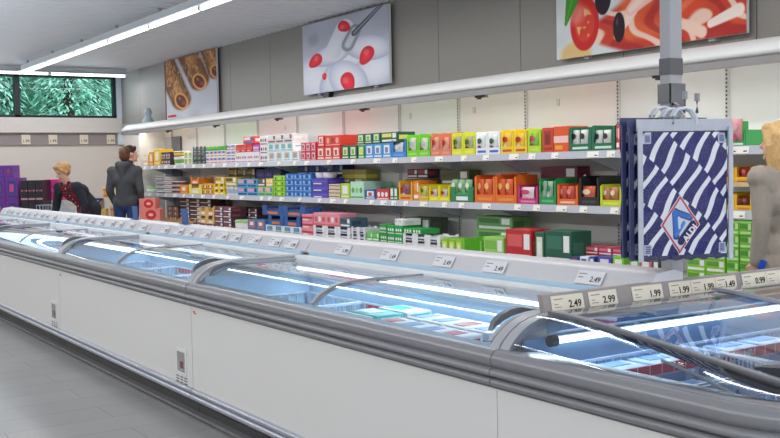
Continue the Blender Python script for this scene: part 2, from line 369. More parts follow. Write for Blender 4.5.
# ribbed metal ceiling
bm = B(); ribs = []; x = XW
prev = None
while x < 5:
    for dx, dz in ((0, 0), (.07, 0), (.08, .02), (.13, .02), (.14, 0)):
        a = bm.verts.new((x+dx, -6, ZC+dz)); b = bm.verts.new((x+dx, YW+.2, ZC+dz))
        if prev: bm.faces.new((prev[0], a, b, prev[1]))
        prev = (a, b)
    x += .15
me = bpy.data.meshes.new('ceiling'); bm.to_mesh(me); bm.free(); me.materials.append(rgb('ceiling_metal', 222, 225, 230, rough=.5, var=.03, scale=.6))
tag(link('ceiling', me), kind='structure')
bm = B(); box(bm, XW-.3, 5.2, -6.2, YW+.4, ZC+.05, ZC+.2); struct('trim_1', bm, WHITE)
bm = B(); box(bm, XW-.3, 5, YW, YW+.2, 0, 2.2); struct('wall_back_lower', bm, rgb('shelf_wall_white', 236, 230, 220, rough=.6, var=.015, scale=1))
# upper wall of taupe metal panels, each seam a groove
def upper_mat():
    m = rgb('upper_wall_panel', 140, 136, 130, rough=.5, var=.05, scale=.5)
    return m
bm = B(); xs = [XW, -17.46]+[-17.46+1.28*k for k in range(1, 18)]
for a, b in zip(xs, xs[1:]): box(bm, a+.004, b-.004, YW-.02, YW, 2.1, ZC+.02)
struct('wall_back', bm, upper_mat())
bm = B(); box(bm, XW, 5, YW-.005, YW+.01, 2.1, ZC+.02); struct('trim_2', bm, rgb('seam_dark', 120, 118, 112, rough=.7))
# end wall with its window
YL = -6; WY1 = 6.09
EW = rgb('end_wall', 216, 208, 200, rough=.7, var=.02, scale=1)
bm = B()
box(bm, XW-.2, XW, YL, YW, 0, 2.40); box(bm, XW-.2, XW, WY1, YW, 2.40, ZC); box(bm, XW-.2, XW, YL, YW, 3.14, ZC+.02)
struct('wall_end', bm, EW)
bm = B(); box(bm, XW-.02, XW+.09, YL, WY1+.08, 2.12, 2.385); struct('trim_3', bm, rgb('sill_cream', 214, 208, 202, rough=.6, var=.02))
bm = B(); box(bm, XW, XW+.03, YL, WY1+.06, 1.90, 2.10); struct('trim_4', bm, rgb('grey_price_band', 148, 140, 138, rough=.6, var=.03))
FR = rgb('window_frame_dark', 30, 36, 42, rough=.4)
bm = B()
box(bm, XW-.1, XW+.02, YL, WY1, 2.385, 2.43); box(bm, XW-.1, XW+.02, YL, WY1, 3.10, 3.15)
box(bm, XW-.1, XW+.02, WY1-.05, WY1, 2.38, 3.15)
for yy in (4.34, 2.4, .5, -1.4, -3.3): box(bm, XW-.1, XW+.02, yy-.045, yy+.045, 2.38, 3.15)
win = struct('window_1', bm, FR)
bm = B(); box(bm, XW-.05, XW-.045, YL, WY1, 2.4, 3.12); obj('window_pane', bm, WGLASS, win)
bm = B(); box(bm, XW-.2, XW+.06, WY1, WY1+.11, 1.9, ZC); struct('trim_5', bm, rgb('window_reveal', 214, 226, 236, rough=.5, var=.02))
# price cards of the end wall
CARD = rgb('end_card', 226, 216, 196, rough=.6)
def card(u):
    p = on_x(u, 139.5, XW+.04); t = thing('price_card', 'small cream price card on the grey band of the end wall', 'price card', (XW+.03, p[1], 2.0), 0, 'price cards on the grey band under the window')
    bm = B(); box(bm, 0, .012, -.075, .075, -.085, .085); obj('card', bm, CARD, t)
    o = link('printed_price', text_mesh('1.99', .07, INK), t, (.014, 0, -.03)); o.rotation_euler = (PI/2, 0, PI/2)
for u in (26, 53, 84, 111): card(u)

# ---------------------------------------------------------------- ceiling lights
def light_strip(name, label, p0, p1, n, hang=.0):
    p0 = Vector(p0); p1 = Vector(p1); d = (p1-p0); L = d.length; a = math.atan2(d.y, d.x)
    t = thing(name, label, 'ceiling light', p0, a)
    bm = B(); prism(bm, [(-.035, .07), (.035, .07), (.035, .0), (.09, -.02), (.09, -.03), (-.09, -.03), (-.09, -.02), (-.035, .0)], 'x', 0, L)
    obj('reflector_housing', bm, rgb('lamp_housing', 220, 226, 232, rough=.3, var=.02), t)
    seg = L/n
    for k in range(n):
        bm = B(); tube(bm, [(k*seg+.03, 0, -.05), ((k+1)*seg-.03, 0, -.05)], .017, 8); obj('tube', bm, FLUO, t)
        bm = B(); box(bm, k*seg-.02, k*seg+.025, -.025, .025, -.065, -.03); obj('tube_holder', bm, GREYF, t)
    bm = B()
    for k in range(max(2, n)): box(bm, k*L/max(2, n)+.3, k*L/max(2, n)+.33, -.015, .015, .07, .14)
    obj('hanger', bm, GREYF, t)
    return t
light_strip('strip_light', 'long white fluorescent strip running along the ceiling above the aisle', (-17.1, 4.12, 3.08), (2, 4.12, 3.08), 13)
light_strip('strip_light', 'fluorescent strip crossing the ceiling in front of the window', (-17.6, -2, 3.125), (-17.6, 6.0, 3.125), 6)
light_strip('strip_light', 'fluorescent strip on the ceiling above the front aisle, left of the freezer row', (-17.1, -1.4, 3.08), (2, -1.4, 3.08), 13)
def area(name, loc, rot, sx_, sy_, e, col=(1, 1, 1)):
    l = bpy.data.lights.new(name, 'AREA'); l.shape = 'RECTANGLE'; l.size = sx_; l.size_y = sy_; l.energy = e; l.color = col
    o = bpy.data.objects.new(name, l); C.objects.link(o); o.location = loc; o.rotation_euler = rot; return o
area('aisle_light', (-7.5, 4.42, 3.0), (0, 0, 0), 19, .25, 185, (1, .985, .96))
area('front_aisle_light', (-7.5, -1.4, 3.0), (0, 0, 0), 19, .25, 400, (1, .985, .97))
area('window_aisle_light', (-17.4, 2, 3.0), (0, 0, PI/2), 8, .25, 45, (1, .99, .98))
bm = B(); box(bm, XW-.3, 5, -6.2, -6, 0, ZC+.02); struct('wall_front', bm, rgb('front_wall', 150, 148, 146, rough=.7))
area('window_daylight', (-18.35, 3.0, 2.8), (0, -PI/2, 0), .6, 6, 28, (.78, .9, 1))
area('ceiling_fill_added', (-8, 1.2, 2.1), (PI, 0, 0), 19, 3, 130, (.93, .97, 1))  # added unseen uplight that brightens the ceiling; no fixture belongs to it
area('canopy_light', (-10.3, 5.78, 2.06), (math.radians(-22), 0, 0), 12.8, .06, 34, (1, .97, .9))

# ---------------------------------------------------------------- posters
PM = paintmat('poster_print', .75, .0)
def capsule(U, V, asp, p, q, r0, r1=None):
    r1 = r0 if r1 is None else r1
    x = U*asp; p = (p[0]*asp, p[1]); q = (q[0]*asp, q[1]); dx, dy = q[0]-p[0], q[1]-p[1]; L2 = dx*dx+dy*dy
    t = np.clip(((x-p[0])*dx+(V-p[1])*dy)/L2, 0, 1); r = r0+(r1-r0)*t
    ex = x-(p[0]+dx*t); ey = V-(p[1]+dy*t); dist = np.hypot(ex, ey)
    side = (ex*(-dy)+ey*dx)/math.sqrt(L2)/r
    return dist/r, side, t
def poster_rolls(U, V):
    asp = .88
    c = np.zeros(U.shape+(3,))+np.array([206, 210, 222.]); c -= (vnoise(U, V, 5, 1)*24)[..., None]; c -= (ss(.5, 0, V)*ss(.6, 0, U)*-12)[..., None]
    for (p, q, r) in (((.86, 1.1), (1.0, .66), .13), ((.42, 1.15), (.69, .56), .155), ((.0, 1.0), (.33, .3), .165)):
        d, s, t = capsule(U, V, asp, p, q, r*1.05, r)
        n = vnoise(U*2, V, 18, 4); base = np.array([196, 132, 66.])*(1-.45*np.abs(s)[..., None])+(n[..., None]-.5)*60
        spots = ss(.6, .8, vnoise(U*2, V, 26, 9)); base = over(base, (226, 200, 170), spots*.5*(t < .8))
        base = over(base, (120, 66, 26), ss(.55, .75, vnoise(U*1.5, V*1.5, 9, 6))*.7)
        am = ss(1.02, .97, d)[..., None]; c = c*(1-am)+base*am
        c = over(c, (120, 84, 60), ss(1.22, 1.02, d)*(d > 1.0)*.35)
        ex = (U-q[0])*asp; ey = V-q[1]+.02; a = math.radians(30)
        rx = (ex*math.cos(a)+ey*math.sin(a)); ry = (-ex*math.sin(a)+ey*math.cos(a)); e = np.hypot(rx/(r*.66), ry/(r*.98))
        c = over(c, (224, 160, 84), ss(1.0, .95, e)); c = over(c, (96, 34, 22), ss(.76, .7, e))
        c = over(c, (168, 70, 40), ss(.45, .3, np.hypot((rx-.02)/(r*.5), (ry+.06)/(r*.7)))*.8)
        c = over(c, (190, 120, 64), ss(.28, .2, np.hypot((rx)/(r*.45), (ry-.05)/(r*.8)))*.8)
    c = over(c, (120, 22, 34), ss(.028, .02, U)); c = over(c, (200, 30, 40), (U > .05)*(U < .22)*(V > .03)*(V < .065)*1.)
    return c
def strawberry(c, U, V, asp, x, y, r, ang=0):
    ex = (U-x)*asp; ey = V-y; a = math.radians(ang); rx = ex*math.cos(a)+ey*math.sin(a); ry = -ex*math.sin(a)+ey*math.cos(a)
    e = np.hypot(rx/(r*(.72+.3*np.clip(ry/r, -1, 1)*.5)), ry/r); m = ss(1.04, .94, e)
    base = np.zeros(U.shape+(3,))+np.array([226, 34, 52.]); base += ((1-e)*30)[..., None]; base = over(base, (255, 150, 150), ss(.45, .2, np.hypot(rx+.2*r, ry-.3*r)/r)*.45)
    return c*(1-m[..., None])+base*m[..., None]
def poster_yoghurt(U, V):
    asp = 1.3
    c = np.zeros(U.shape+(3,))+np.array([196, 200, 216.]); c -= (V*8)[..., None]; c += ((vnoise(U, V, 4, 2)-.5)*20)[..., None]
    c = over(c, (150, 156, 176), ss(.10, .0, np.hypot((U-.14)*asp, (V-.77)*1.)-.03)*.6)
    for (x, y, rx, ry, a) in ((.5, .2, .75, .3, 0), (.15, .2, .25, .34, 10), (.42, .22, .16, .34, -30), (.62, .42, .3, .2, 30), (.85, .2, .22, .24, 0), (.35, .5, .24, .14, 10), (.78, .5, .26, .16, -20), (.55, .12, .2, .3, 30)):
        ex = (U-x)*1.0; ey = V-y; t = math.radians(a); qx = ex*math.cos(t)+ey*math.sin(t); qy = -ex*math.sin(t)+ey*math.cos(t)
        e = np.hypot(qx/rx, qy/ry); sh = np.array([238, 240, 250.])-(np.clip(e, 0, 1)**3)[..., None]*np.array([52, 46, 30.]); sh = sh+np.clip(qy/ry, -1, 1)[..., None]*10
        m = ss(1.03, .95, e); c = c*(1-m[..., None])+sh*m[..., None]
    d, s, t = capsule(U, V, asp, (.40, .55), (.52, .80), .15, .15); c = over(c, (232, 234, 244), ss(1.03, .9, d)); c = over(c, (190, 194, 212), ss(1.0, .5, d)*ss(-.2, .9, -s)*.5)
    d, s, t = capsule(U, V, asp, (.56, .6), (.64, .76), .10, .09); c = over(c, (150, 154, 164), ss(1.03, .9, d)); c = over(c, (214, 218, 228), ss(.7, .3, d))
    d, s, t = capsule(U, V, asp, (.63, .73), (.96, 1.04), .04, .022); c = over(c, (84, 86, 98), ss(1.05, .9, d)); c = over(c, (200, 204, 214), ss(.5, .2, d)*.6)
    for x, y, r, a in ((.52, .85, .1, 60), (.16, .46, .12, -60), (.76, .40, .13, -35), (.55, .09, .14, 20), (.27, .22, .05, 0)): c = strawberry(c, U, V, asp, x, y, r, a)
    return c
def poster_ham(U, V):
    asp = 2.0/.87
    c = np.zeros(U.shape+(3,))+np.array([214, 220, 222.]); c += ((vnoise(U, V, 6, 5)-.5)*16)[..., None]
    # ham folds: swirling bands
    w = U*asp*3.1+V*2.4+1.6*vnoise(U*1.5, V*1.2, 4, 11)
    band = .5+.5*np.sin(w*3.2); ham = np.zeros(U.shape+(3,))+np.array([204, 62, 40.])
    ham = over(ham, (236, 118, 62), ss(.35, .9, vnoise(U, V, 7, 12))*.7); ham = over(ham, (244, 208, 190), ss(.78, .95, band)); ham = over(ham, (160, 30, 40), ss(.25, .05, band)*.6)
    m = ss(.26, .34, U+.12*np.sin(V*9)-.1*(V < .2)*(.2-V)*5); c = c*(1-m[..., None])+ham*m[..., None]
    # pink fatty sweep
    d, s, t = capsule(U, V, asp, (.36, .14), (.46, .36), .035, .05); c = over(c, (250, 222, 208), ss(1.1, .8, d))
    d, s, t = capsule(U, V, asp, (.44, .36), (.62, .62), .06, .16); c = over(c, (246, 200, 188), ss(1.05, .8, d)); c = over(c, (255, 236, 226), ss(.6, .3, d)*.6)
    d, s, t = capsule(U, V, asp, (.62, .26), (.80, .06), .035, .06); c = over(c, (250, 214, 196), ss(1.1, .7, d))
    d, s, t = capsule(U, V, asp, (.84, .12), (.97, .2), .04, .06); c = over(c, (250, 232, 222), ss(1.1, .7, d))
    d, s, t = capsule(U, V, asp, (.72, .35), (.9, .6), .16, .2); c = over(c, (222, 74, 40), ss(1.1, .7, d)*.85); c = over(c, (240, 140, 100), ss(.25, .1, np.abs(s+.2))*ss(1, .8, d)*.5)
    c = over(c, (222, 190, 130), ss(.16, .1, np.hypot((U-.12)*asp*.6, V-.02)))
    # tomato, olives, basil
    e = np.hypot((U-.175)*asp/.2, (V-.31)/.26); c = over(c, (206, 34, 30), ss(1.03, .96, e)); c = over(c, (226, 84, 60), ss(.75, .6, e)*.6)
    c = over(c, (240, 200, 130), ss(.62, .75, vnoise(U*2.3, V*1., 22, 7))*ss(.6, .5, e)*.8); c = over(c, (250, 190, 180), ss(.16, .05, np.hypot((U-.12)*asp/1.2, V-.42))*.5)
    for x, y, rx, ry in ((.285, .53, .1, .17), (.375, .22, .07, .14)):
        e = np.hypot((U-x)*asp/rx/1.1, (V-y)/ry); c = over(c, (30, 16, 32), ss(1.03, .95, e)); c = over(c, (110, 90, 120), ss(.4, .1, np.hypot((U-x+.01)*asp/rx, (V-y-.05)/ry))*.6)
    d, s, t = capsule(U, V, asp, (.06, .34), (.14, .78), .02, .16); c = over(c, (62, 148, 40), ss(1.04, .95, d)); c = over(c, (120, 190, 80), ss(.12, .04, np.abs(s))*ss(1, .9, d)*.7)
    d, s, t = capsule(U, V, asp, (.2, .6), (.28, .9), .05, .12); c = over(c, (46, 128, 34), ss(1.04, .95, d))
    return c
def poster(name, label, x0, x1, z0, z1, fn, nx, ny):
    t = thing(name, label, 'poster', (x0, YW-.09, z0))
    link('printed_sheet', painted('printed_sheet', x1-x0, z1-z0, nx, ny, fn, PM), t)
    bm = B(); box(bm, 0, x1-x0, .004, .03, 0, z1-z0); obj('backing_board', bm, WHITE, t)
    for xx in (.3, x1-x0-.36):
        bm = B(); box(bm, xx, xx+.06, .03, .069, -.02, z1-z0-.02); obj('bracket', bm, GREYF, t)
poster('food_poster', 'wall poster of rolled filled pancakes on a white plate', sx(165, 6.11, 90), sx(216.5, 6.11, 80), sz(166, 120, 6.11), sz(216, 48, 6.11), poster_rolls, 220, 110)
poster('food_poster', 'wall poster of white yoghurt with strawberries and a spoon', sx(303, 6.11, 60), sx(389, 6.11, 44), sz(303, 95.5, 6.11), sz(302, 26.5, 6.11), poster_yoghurt, 300, 150)
poster('food_poster', 'wall poster of cured ham with tomato, olives and basil', sx(556.5, 6.11, 30), sx(746.5, 6.11, 20), sz(557, 60, 6.11), sz(302, 26.5, 6.11), poster_ham, 420, 200)
# black clamp under the yoghurt poster
bm = B(); box(bm, -.06, .06, -.03, .03, -.05, .05); box(bm, -.1, -.07, -.02, .02, -.05, .02)
tag(obj('cable_box', bm, BLACK, None, (-10.72, YW-.06, 2.26)), 'small black box fixed under the yoghurt poster', 'junction box')
# ornament on the canopy
bm = B(); lathe(bm, [(.09, 0), (.1, .04), (.06, .1), (.05, .13), (.07, .18), (.05, .24), (.02, .26)], n=12)
tag(obj('ornament', bm, rgb('pale_figure', 170, 186, 196, rough=.5, var=.2), None, (sx(150, 5.95), 5.95, 2.195)), 'small pale figure standing on the canopy beside the pancake poster', 'ornament')

# ---------------------------------------------------------------- wall shelving
YS = 5.69; SX0 = -16.15; SX1 = 1.0
S1, S2, S3 = 1.485, 1.052, .55
shelving = thing('wall_shelving', 'long white wall shelving full of boxed groceries under a lit canopy', 'shelving', (0, 0, 0))
bm = B(); box(bm, -16.3, SX1, YW-.04, YW-.021, 0, 2.12); obj('back_panel', bm, rgb('back_panel_white', 236, 235, 232, rough=.55, var=.02), shelving)
ups = [x for x in (-15.9, -14.85, -13.8, -12.7, -11.55, -10.39, -9.2, -8.14, -7.12, -5.97, -4.89, -3.8, -2.7, -1.6, -.5)]
for x in ups:
    bm = B(); box(bm, x-.014, x+.014, YW-.06, YW-.04, .1, 2.1)
    for k in range(60): box(bm, x-.006, x+.006, YW-.063, YW-.06, .3+k*.03, .315+k*.03, 1)
    obj('slotted_upright', bm, [rgb('upright_white', 214, 212, 208, rough=.4), DARK], shelving)
for z, y0 in ((S1, YS), (S2, YS), (S3, 5.5)):
    sb = B(); box(sb, SX0, SX1, y0+.02, YW-.06, z-.03, z); sh = obj('shelf_board', sb, SHELFM, shelving)
    sb = B(); prism(sb, [(y0-.012, z-.055), (y0, z+.004), (y0+.02, z+.004), (y0+.02, z-.055)], 'x', SX0, SX1); st = obj('price_strip', sb, STRIPM, shelving)
    for x in ups:
        sb = B(); prism(sb, [(YW-.06, z-.03), (y0+.08, z-.03), (y0+.08, z-.045), (YW-.1, z-.16), (YW-.06, z-.16)], 'x', x-.012, x+.012); obj('bracket', sb, SHELFM, shelving)
    if z > .9:
        base = None
        us = [146, 153, 160, 167, 176, 186, 195, 205, 215, 226, 238, 250, 262, 280, 296, 308, 330, 354, 378, 396, 415, 440, 465, 487, 515, 533, 556, 594, 612, 733, 742] if z == S1 else \
             [150, 158, 166, 175, 184, 193, 203, 214, 228, 242, 262, 270, 282, 300, 320, 333, 346, 372, 384, 394, 406, 424, 445, 462, 487, 518, 537, 562, 584, 615, 738]
        for i, u in enumerate(us):
            w = .034 if u > 200 else .04
            if base is None:
                cb = B(); box(cb, -.042, .042, -.003, 0, -.024, .024); box(cb, .014, .032, -.0035, -.003, -.012, -.004, 1)
                base = mesh_of('shelf_price_tag', cb, [PAPER, INK])
            green = (u in (533, 262, 615) and False)
            o = link('price_tag', base, st, (sx(u, YS), y0-.008, z-.026)); o.rotation_euler = (math.radians(-11), 0, 0); o.scale = (1.0 if i % 3 else 1.5, 1, 1)
# extra board at the far right bay
bm = B(); box(bm, -4.9, -3.6, 5.69, YW-.06, 1.215, 1.245); obj('shelf_board', bm, rgb('beech_board', 214, 184, 150, rough=.5), shelving)
# left end upright panels
bm = B(); box(bm, -16.3, -16.27, 5.72, YW-.06, 0, 2.05); obj('end_panel', bm, rgb('end_panel_white', 232, 230, 224, rough=.5), shelving)
bm = B(); box(bm, -16.2, -15.86, YW-.075, YW-.055, .1, 1.95); box(bm, -15.86, -15.5, YW-.08, YW-.055, .1, 1.95, 1)
obj('grey_panel', bm, [rgb('mid_grey', 176, 176, 180), rgb('slate_grey', 96, 100, 114)], shelving)
bm = B(); box(bm, SX0, SX1, 5.6, YW-.06, .0, .14); obj('plinth', bm, GREYP, shelving)
# canopy
bm = B(); prof = [(5.74, 2.09), (5.675, 2.07), (5.655, 2.085), (5.655, 2.11), (5.69, 2.15), (5.74, 2.185), (5.80, 2.195), (6.15, 2.2), (6.18, 2.2), (6.18, 2.10), (5.95, 2.09)]
prism(bm, prof, 'x', -16.95, 1.0)
can = thing('shelf_canopy', 'long white lit canopy fixed to the wall above the shelving', 'canopy', (0, 0, 0))
obj('hood', bm, rgb('canopy_white', 226, 226, 226, rough=.4, var=.015), can, angle=60)
bm = B(); box(bm, -16.93, 1, 5.68, 5.74, 2.018, 2.072); obj('lower_rail', bm, rgb('canopy_rail', 150, 146, 146, rough=.35, metal=.2), can)
bm = B(); box(bm, -16.7, 1, 5.8, 5.83, 2.07, 2.09); obj('light_tube', bm, mat('warm_tube', (1, .95, .86), emit=2.5, var=0), can)
bm = B(); box(bm, -16.97, -16.94, 5.65, 6.18, 2.02, 2.21); obj('end_cap', bm, GREYF, can)
for x in (-15.0, -13.2, -11.3, -9.3, -7.3, -5.2):
    bm = B(); box(bm, x, x+.12, 5.7, 5.76, 2.0, 2.02); box(bm, x+.03, x+.06, 5.7, 5.73, 1.985, 2.0); obj('clip', bm, DARK, can)
# small hook labels on the back wall
for x in (-15.2, -11.9, -9.0, -7.9, -6.7):
    bm = B(); box(bm, -.02, .02, -.006, 0, -.03, .03); obj('wall_label', bm, rgb('pale_label', 216, 214, 212), shelving, (x, YW-.041, 1.93))

# ---------------------------------------------------------------- freezers
YF = 2.165; L = 2.72; XJ = -2.674
FP = [(o_, z_-.001) for o_, z_ in [(-.02, .77), (0, .772), (.014, .765), (.026, .748), (.028, .732), (.020, .716), (.014, .714), (.014, .711), (.026, .708), (.034, .70), (.034, .69), (.026, .683), (.012, .681), (.012, .677), (.026, .674), (.032, .668), (.032, .66), (.024, .652), (.006, .648), (.006, .64), (-.02, .636)]]
LP = [(-.02, .172), (0, .17), (.014, .166), (.02, .156), (.018, .146), (.004, .142), (.004, .139), (.018, .136), (.025, .126), (.024, .114), (.014, .106), (-.02, .102)]
def lidprof(n=9):
    """quarter curve from the front rim up to the flat lid top, as (y, z)"""
    key = [(2.180, .766), (2.192, .787), (2.212, .806), (2.237, .826), (2.270, .845), (2.312, .860), (2.365, .870), (2.44, .875), (2.6, .876), (2.91, .874)]
    return key
def offset_prof(pr, d):
    out = []
    for i, p in enumerate(pr):
        a = pr[max(0, i-1)]; b = pr[min(len(pr)-1, i+1)]; t = Vector((b[0]-a[0], b[1]-a[1])).normalized(); n = Vector((-t.y, t.x))
        if n.y < 0: n = -n
        out.append((p[0]+n.x*d, p[1]+n.y*d))
    return out
def arc_frame(bm, x0, x1, pr, t0, t1, mi=0):
    a = offset_prof(pr, t0); b = offset_prof(pr, t1)
    prism(bm, a+b[::-1], 'x', x0, x1, mi)
def wire_grid(bm, x0, x1, y0, y1, z0, z1, sp=.055, w=.0030, floor_=True):
    nz = max(2, int((z1-z0)/.06))
    for k in range(nz+1):
        z = z0+(z1-z0)*k/nz; ww = w*1.8 if k == nz else w
        box(bm, x0, x1, y0-ww, y0+ww, z-ww, z+ww); box(bm, x0, x1, y1-ww, y1+ww, z-ww, z+ww)
        box(bm, x0-ww, x0+ww, y0, y1, z-ww, z+ww); box(bm, x1-ww, x1+ww, y0, y1, z-ww, z+ww)
    nx = max(2, int(round((x1-x0)/sp)))
    for k in range(nx+1):
        x = x0+(x1-x0)*k/nx
        box(bm, x-w, x+w, y0-w, y0+w, z0, z1); box(bm, x-w, x+w, y1-w, y1+w, z0, z1)
        if floor_: box(bm, x-w, x+w, y0, y1, z0-w, z0+w)
    ny = max(2, int(round((y1-y0)/sp)))
    for k in range(ny+1):
        y = y0+(y1-y0)*k/ny
        box(bm, x0-w, x0+w, y-w, y+w, z0, z1); box(bm, x1-w, x1+w, y-w, y+w, z0, z1)
        if floor_: box(bm, x0, x1, y-w, y+w, z0-w, z0+w)
def rounded_lip(bm, x0, x1, y, z): tube(bm, [(x0, y, z), (x1, y, z)], .012, 8)
def price_word(s, parent, loc, size=.05, m=INK, rot=(PI/2, 0, 0)):
    o = link('printed_price', text_mesh(s, size, m), parent, loc); o.rotation_euler = rot; return o
def make_freezer(label):
    t = thing('chest_freezer', label, 'freezer', (0, 0, 0), 0, None)
    g = .004; x0, x1 = g, L-g
    bm = B(); sweep(bm, [(-.03, 0), (-.03, .10), (-.09, .10), (-.09, 0)], [(x0, YF), (x1, YF)]); obj('plinth', bm, rgb('kick_dark', 58, 57, 58, rough=.5), t)
    bm = B(); box(bm, x0, x1, YF-.012, YF+.03, .012, .03); obj('kick_strip', bm, rgb('kick_grey', 120, 120, 124, rough=.4, metal=.3), t)
    bm = B(); box(bm, x0, x1, YF, YF+.05, .10, .70); sidep = [(YF+.02, .1)]+offset_prof(lidprof(), -.014)+[(3.08, .86), (3.08, .1)]; prism(bm, sidep, 'x', x0, x0+.03); prism(bm, sidep, 'x', x1-.03, x1); box(bm, x0, x1, 3.06, 3.1, .04, .9)
    obj('body_panel', bm, PANEL, t)
    bm = B(); sweep(bm, LP, [(x0, YF), (x1, YF)]); obj('lower_bumper', bm, CHROME, t, angle=50)
    bm = B(); sweep(bm, FP, [(x0, YF), (x1, YF)]); box(bm, x0, x1, YF+.0, YF+.078, .74, .767); obj('upper_bumper', bm, BUMP, t, angle=50)
    # liner: an open tub
    bm = B(); a, b, c, d = x0+.045, x1-.045, YF+.07, 2.9
    box(bm, a, b, c, d, .22, .25); box(bm, a-.012, a, c, d, .22, .80); box(bm, b, b+.012, c, d, .22, .80); box(bm, a, b, c-.012, c, .22, .739); box(bm, a, b, d, d+.015, .22, .9)
    obj('liner', bm, TUB, t)
    bm = B(); tube(bm, [(a+.05, 2.80, .815), (b-.05, 2.80, .815)], .010, 8); obj('light_tube', bm, LED, t)
    bm = B(); prism(bm, [(2.79, .84), (2.9, .83), (2.9, .88), (2.81, .885)], 'x', a, b); obj('light_housing', bm, WHITE, t)
    pr = lidprof()
    # end arches
    for e0, e1 in ((x0, x0+.045), (x1-.045, x1)):
        bm = B(); arc_frame(bm, e0, e1, pr, -.014, .007); obj('end_arch', bm, GREYF, t, angle=50)
    # sliding lids
    for i, (e0, e1, off) in enumerate(((x0+.055, L/2+.03, -.010), (L/2-.0, x1-.055, -.001))):
        lp = offset_prof(pr, off)
        bm = B(); sheet(bm, [[(e0+.01, y, z) for y, z in lp], [(e1-.01, y, z) for y, z in lp]]); lid = obj('sliding_lid', bm, GLASS, t, angle=60)
        bm = B(); fr = [e0, e1]
        bm.free()
        for fa, fb in ((e0, e0+.018), (e1-.018, e1)):
            bm = B(); arc_frame(bm, fa, fb, lp[1:], -.004, .005); obj('lid_frame', bm, GREYF, lid, angle=50)
        # handle: an arched grip over the shoulder of the lid
        hx = e0+.022 if i == 0 else e1-.072
        seg = [(2.225, .816), (2.245, .831), (2.275, .847), (2.315, .861), (2.365, .870), (2.43, .875)]
        n = len(seg); ofs = [-.006, .010, .017, .018, .012, -.008]; seg = offset_prof(seg, off)
        outer = []; inner = offset_prof(seg, .0)
        for k, q in enumerate(seg): outer.append(offset_prof(seg, ofs[k]+.006)[k])
        bm = B(); prism(bm, inner+outer[::-1], 'x', hx+.008, hx+.032); obj('handle', bm, rgb('handle_grey', 104, 106, 112, rough=.35), lid, angle=50)
    # rear rail
    bm = B(); prism(bm, [(2.91, .89), (2.905, .90), (2.945, .962), (2.955, .97), (3.05, .98), (3.10, .965), (3.10, .88), (2.93, .88)], 'x', x0, x1)
    obj('price_rail', bm, rgb('rail_white', 214, 212, 216, rough=.35, var=.015), t, angle=40)
    # control panel and vents at the right end
    bm = B(); w0, w1 = 2.72-.235, 2.72-.085
    box(bm, w0, w1, YF-.006, YF+.01, .225, .37); box(bm, w0+.02, w1-.02, YF-.008, YF-.005, .24, .355, 1); box(bm, w0+.07, w1-.04, YF-.010, YF-.007, .262, .30, 2)
    obj('control_panel', bm, [WHITE, rgb('panel_smoke', 140, 138, 140, rough=.2), rgb('display_red', 120, 40, 44, rough=.3)], t)
    bm = B()
    for r in range(5):
        for c_ in range(3): box(bm, w0-.02+c_*.062, w0-.02+c_*.062+.045, YF-.0015, YF+.01, .202-r*.016, .208-r*.016)
    obj('vent_slots', bm, rgb('vent_dark', 90, 88, 88), t)
    bm = B(); box(bm, .03, .062, YF-.002, YF, .605, .612); box(bm, .045, .075, YF-.002, YF, .597, .603); obj('maker_mark', bm, REDSTRIP, t)
    return t
labels = ['white chest freezer holding teal and white cartons, nearest of the long row', 'second white chest freezer of the long row from the camera end', 'third white chest freezer of the row, with the pale vent panel at its right end', 'white chest freezer fourth in the row, mostly left of the frame', 'farthest white chest freezer of the row, near the end wall']
fz = make_freezer(labels[0]); fz.location = (XJ-L, 0, 0)
freezers = [fz]
for k in range(1, 4):
    c = copy_tree(fz); c.location = (XJ-L*(k+1), 0, 0); c['label'] = labels[k]; freezers.append(c)
# red dots: baskets, one kind copied
bm = B(); wire_grid(bm, 0, .63, 0, .60, 0, .20); bask_me = mesh_of('wire_basket', bm, WIRE)
bm = B(); box(bm, .05, .60, -.006, -.002, .135, .168); 
for k in range(9): box(bm, .06+k*.06, .062+k*.06, -.0065, -.0058, .135, .168, 1)
strip_me = mesh_of('label_strip', bm, [REDSTRIP, PAPER])
def basket(x, y, z, label, group, strip=True, h=1., rot=0.):
    b = link('wire_basket', bask_me, None, (x, y, z)); b.scale = (1, 1, h); b.rotation_euler.z = rot; tag(b, label, 'basket', group)
    if strip:
        s = link('label_strip', strip_me, b, (0, .598, .03)); s['label'] = 'red label strip'
    return b
for k in range(4):
    for j in range(4):
        basket(XJ-L*(k+1)+.06+j*.65, YF+.10, .44, 'pale wire basket hanging inside the row of freezers', 'wire baskets in the long freezer row', strip=(j != 0 or k == 2), h=1.12)
# frozen goods
FW = rgb('frost_white', 236, 238, 242, rough=.5, var=.04, scale=30); FT = rgb('teal_carton', 40, 190, 180, rough=.45); FB = rgb('frost_blue', 120, 160, 210, rough=.5)
FY = rgb('lime_label', 190, 210, 60, rough=.5); FG = rgb('green_label', 60, 150, 70, rough=.5); FRd = rgb('red_carton', 196, 40, 50, rough=.45)
def frozen(x, y, z, w, d, h, m0, m1, label, group, name='frozen_carton', rz=0):
    bm = B(); box(bm, -w/2, w/2, -d/2, d/2, 0, h); bmesh.ops.bevel(bm, geom=bm.edges[:], offset=.004, segments=1, affect='EDGES')
    o = obj(name, bm, m0, None, (x, y, z)); o.rotation_euler.z = rz; tag(o, label, 'frozen food', group)
    bm = B(); box(bm, -w*.4, w*.4, -d/2-.002, -d/2, h*.15, h*.6); box(bm, w/2, w/2+.002, -d*.35, d*.4, h*.2, h*.8); box(bm, -w*.42, w*.1, -d*.3, d*.3, h, h+.002)
    obj('printed_label', bm, m1, o)
ZB = .455; GX1, GX2 = -4.18, -3.82
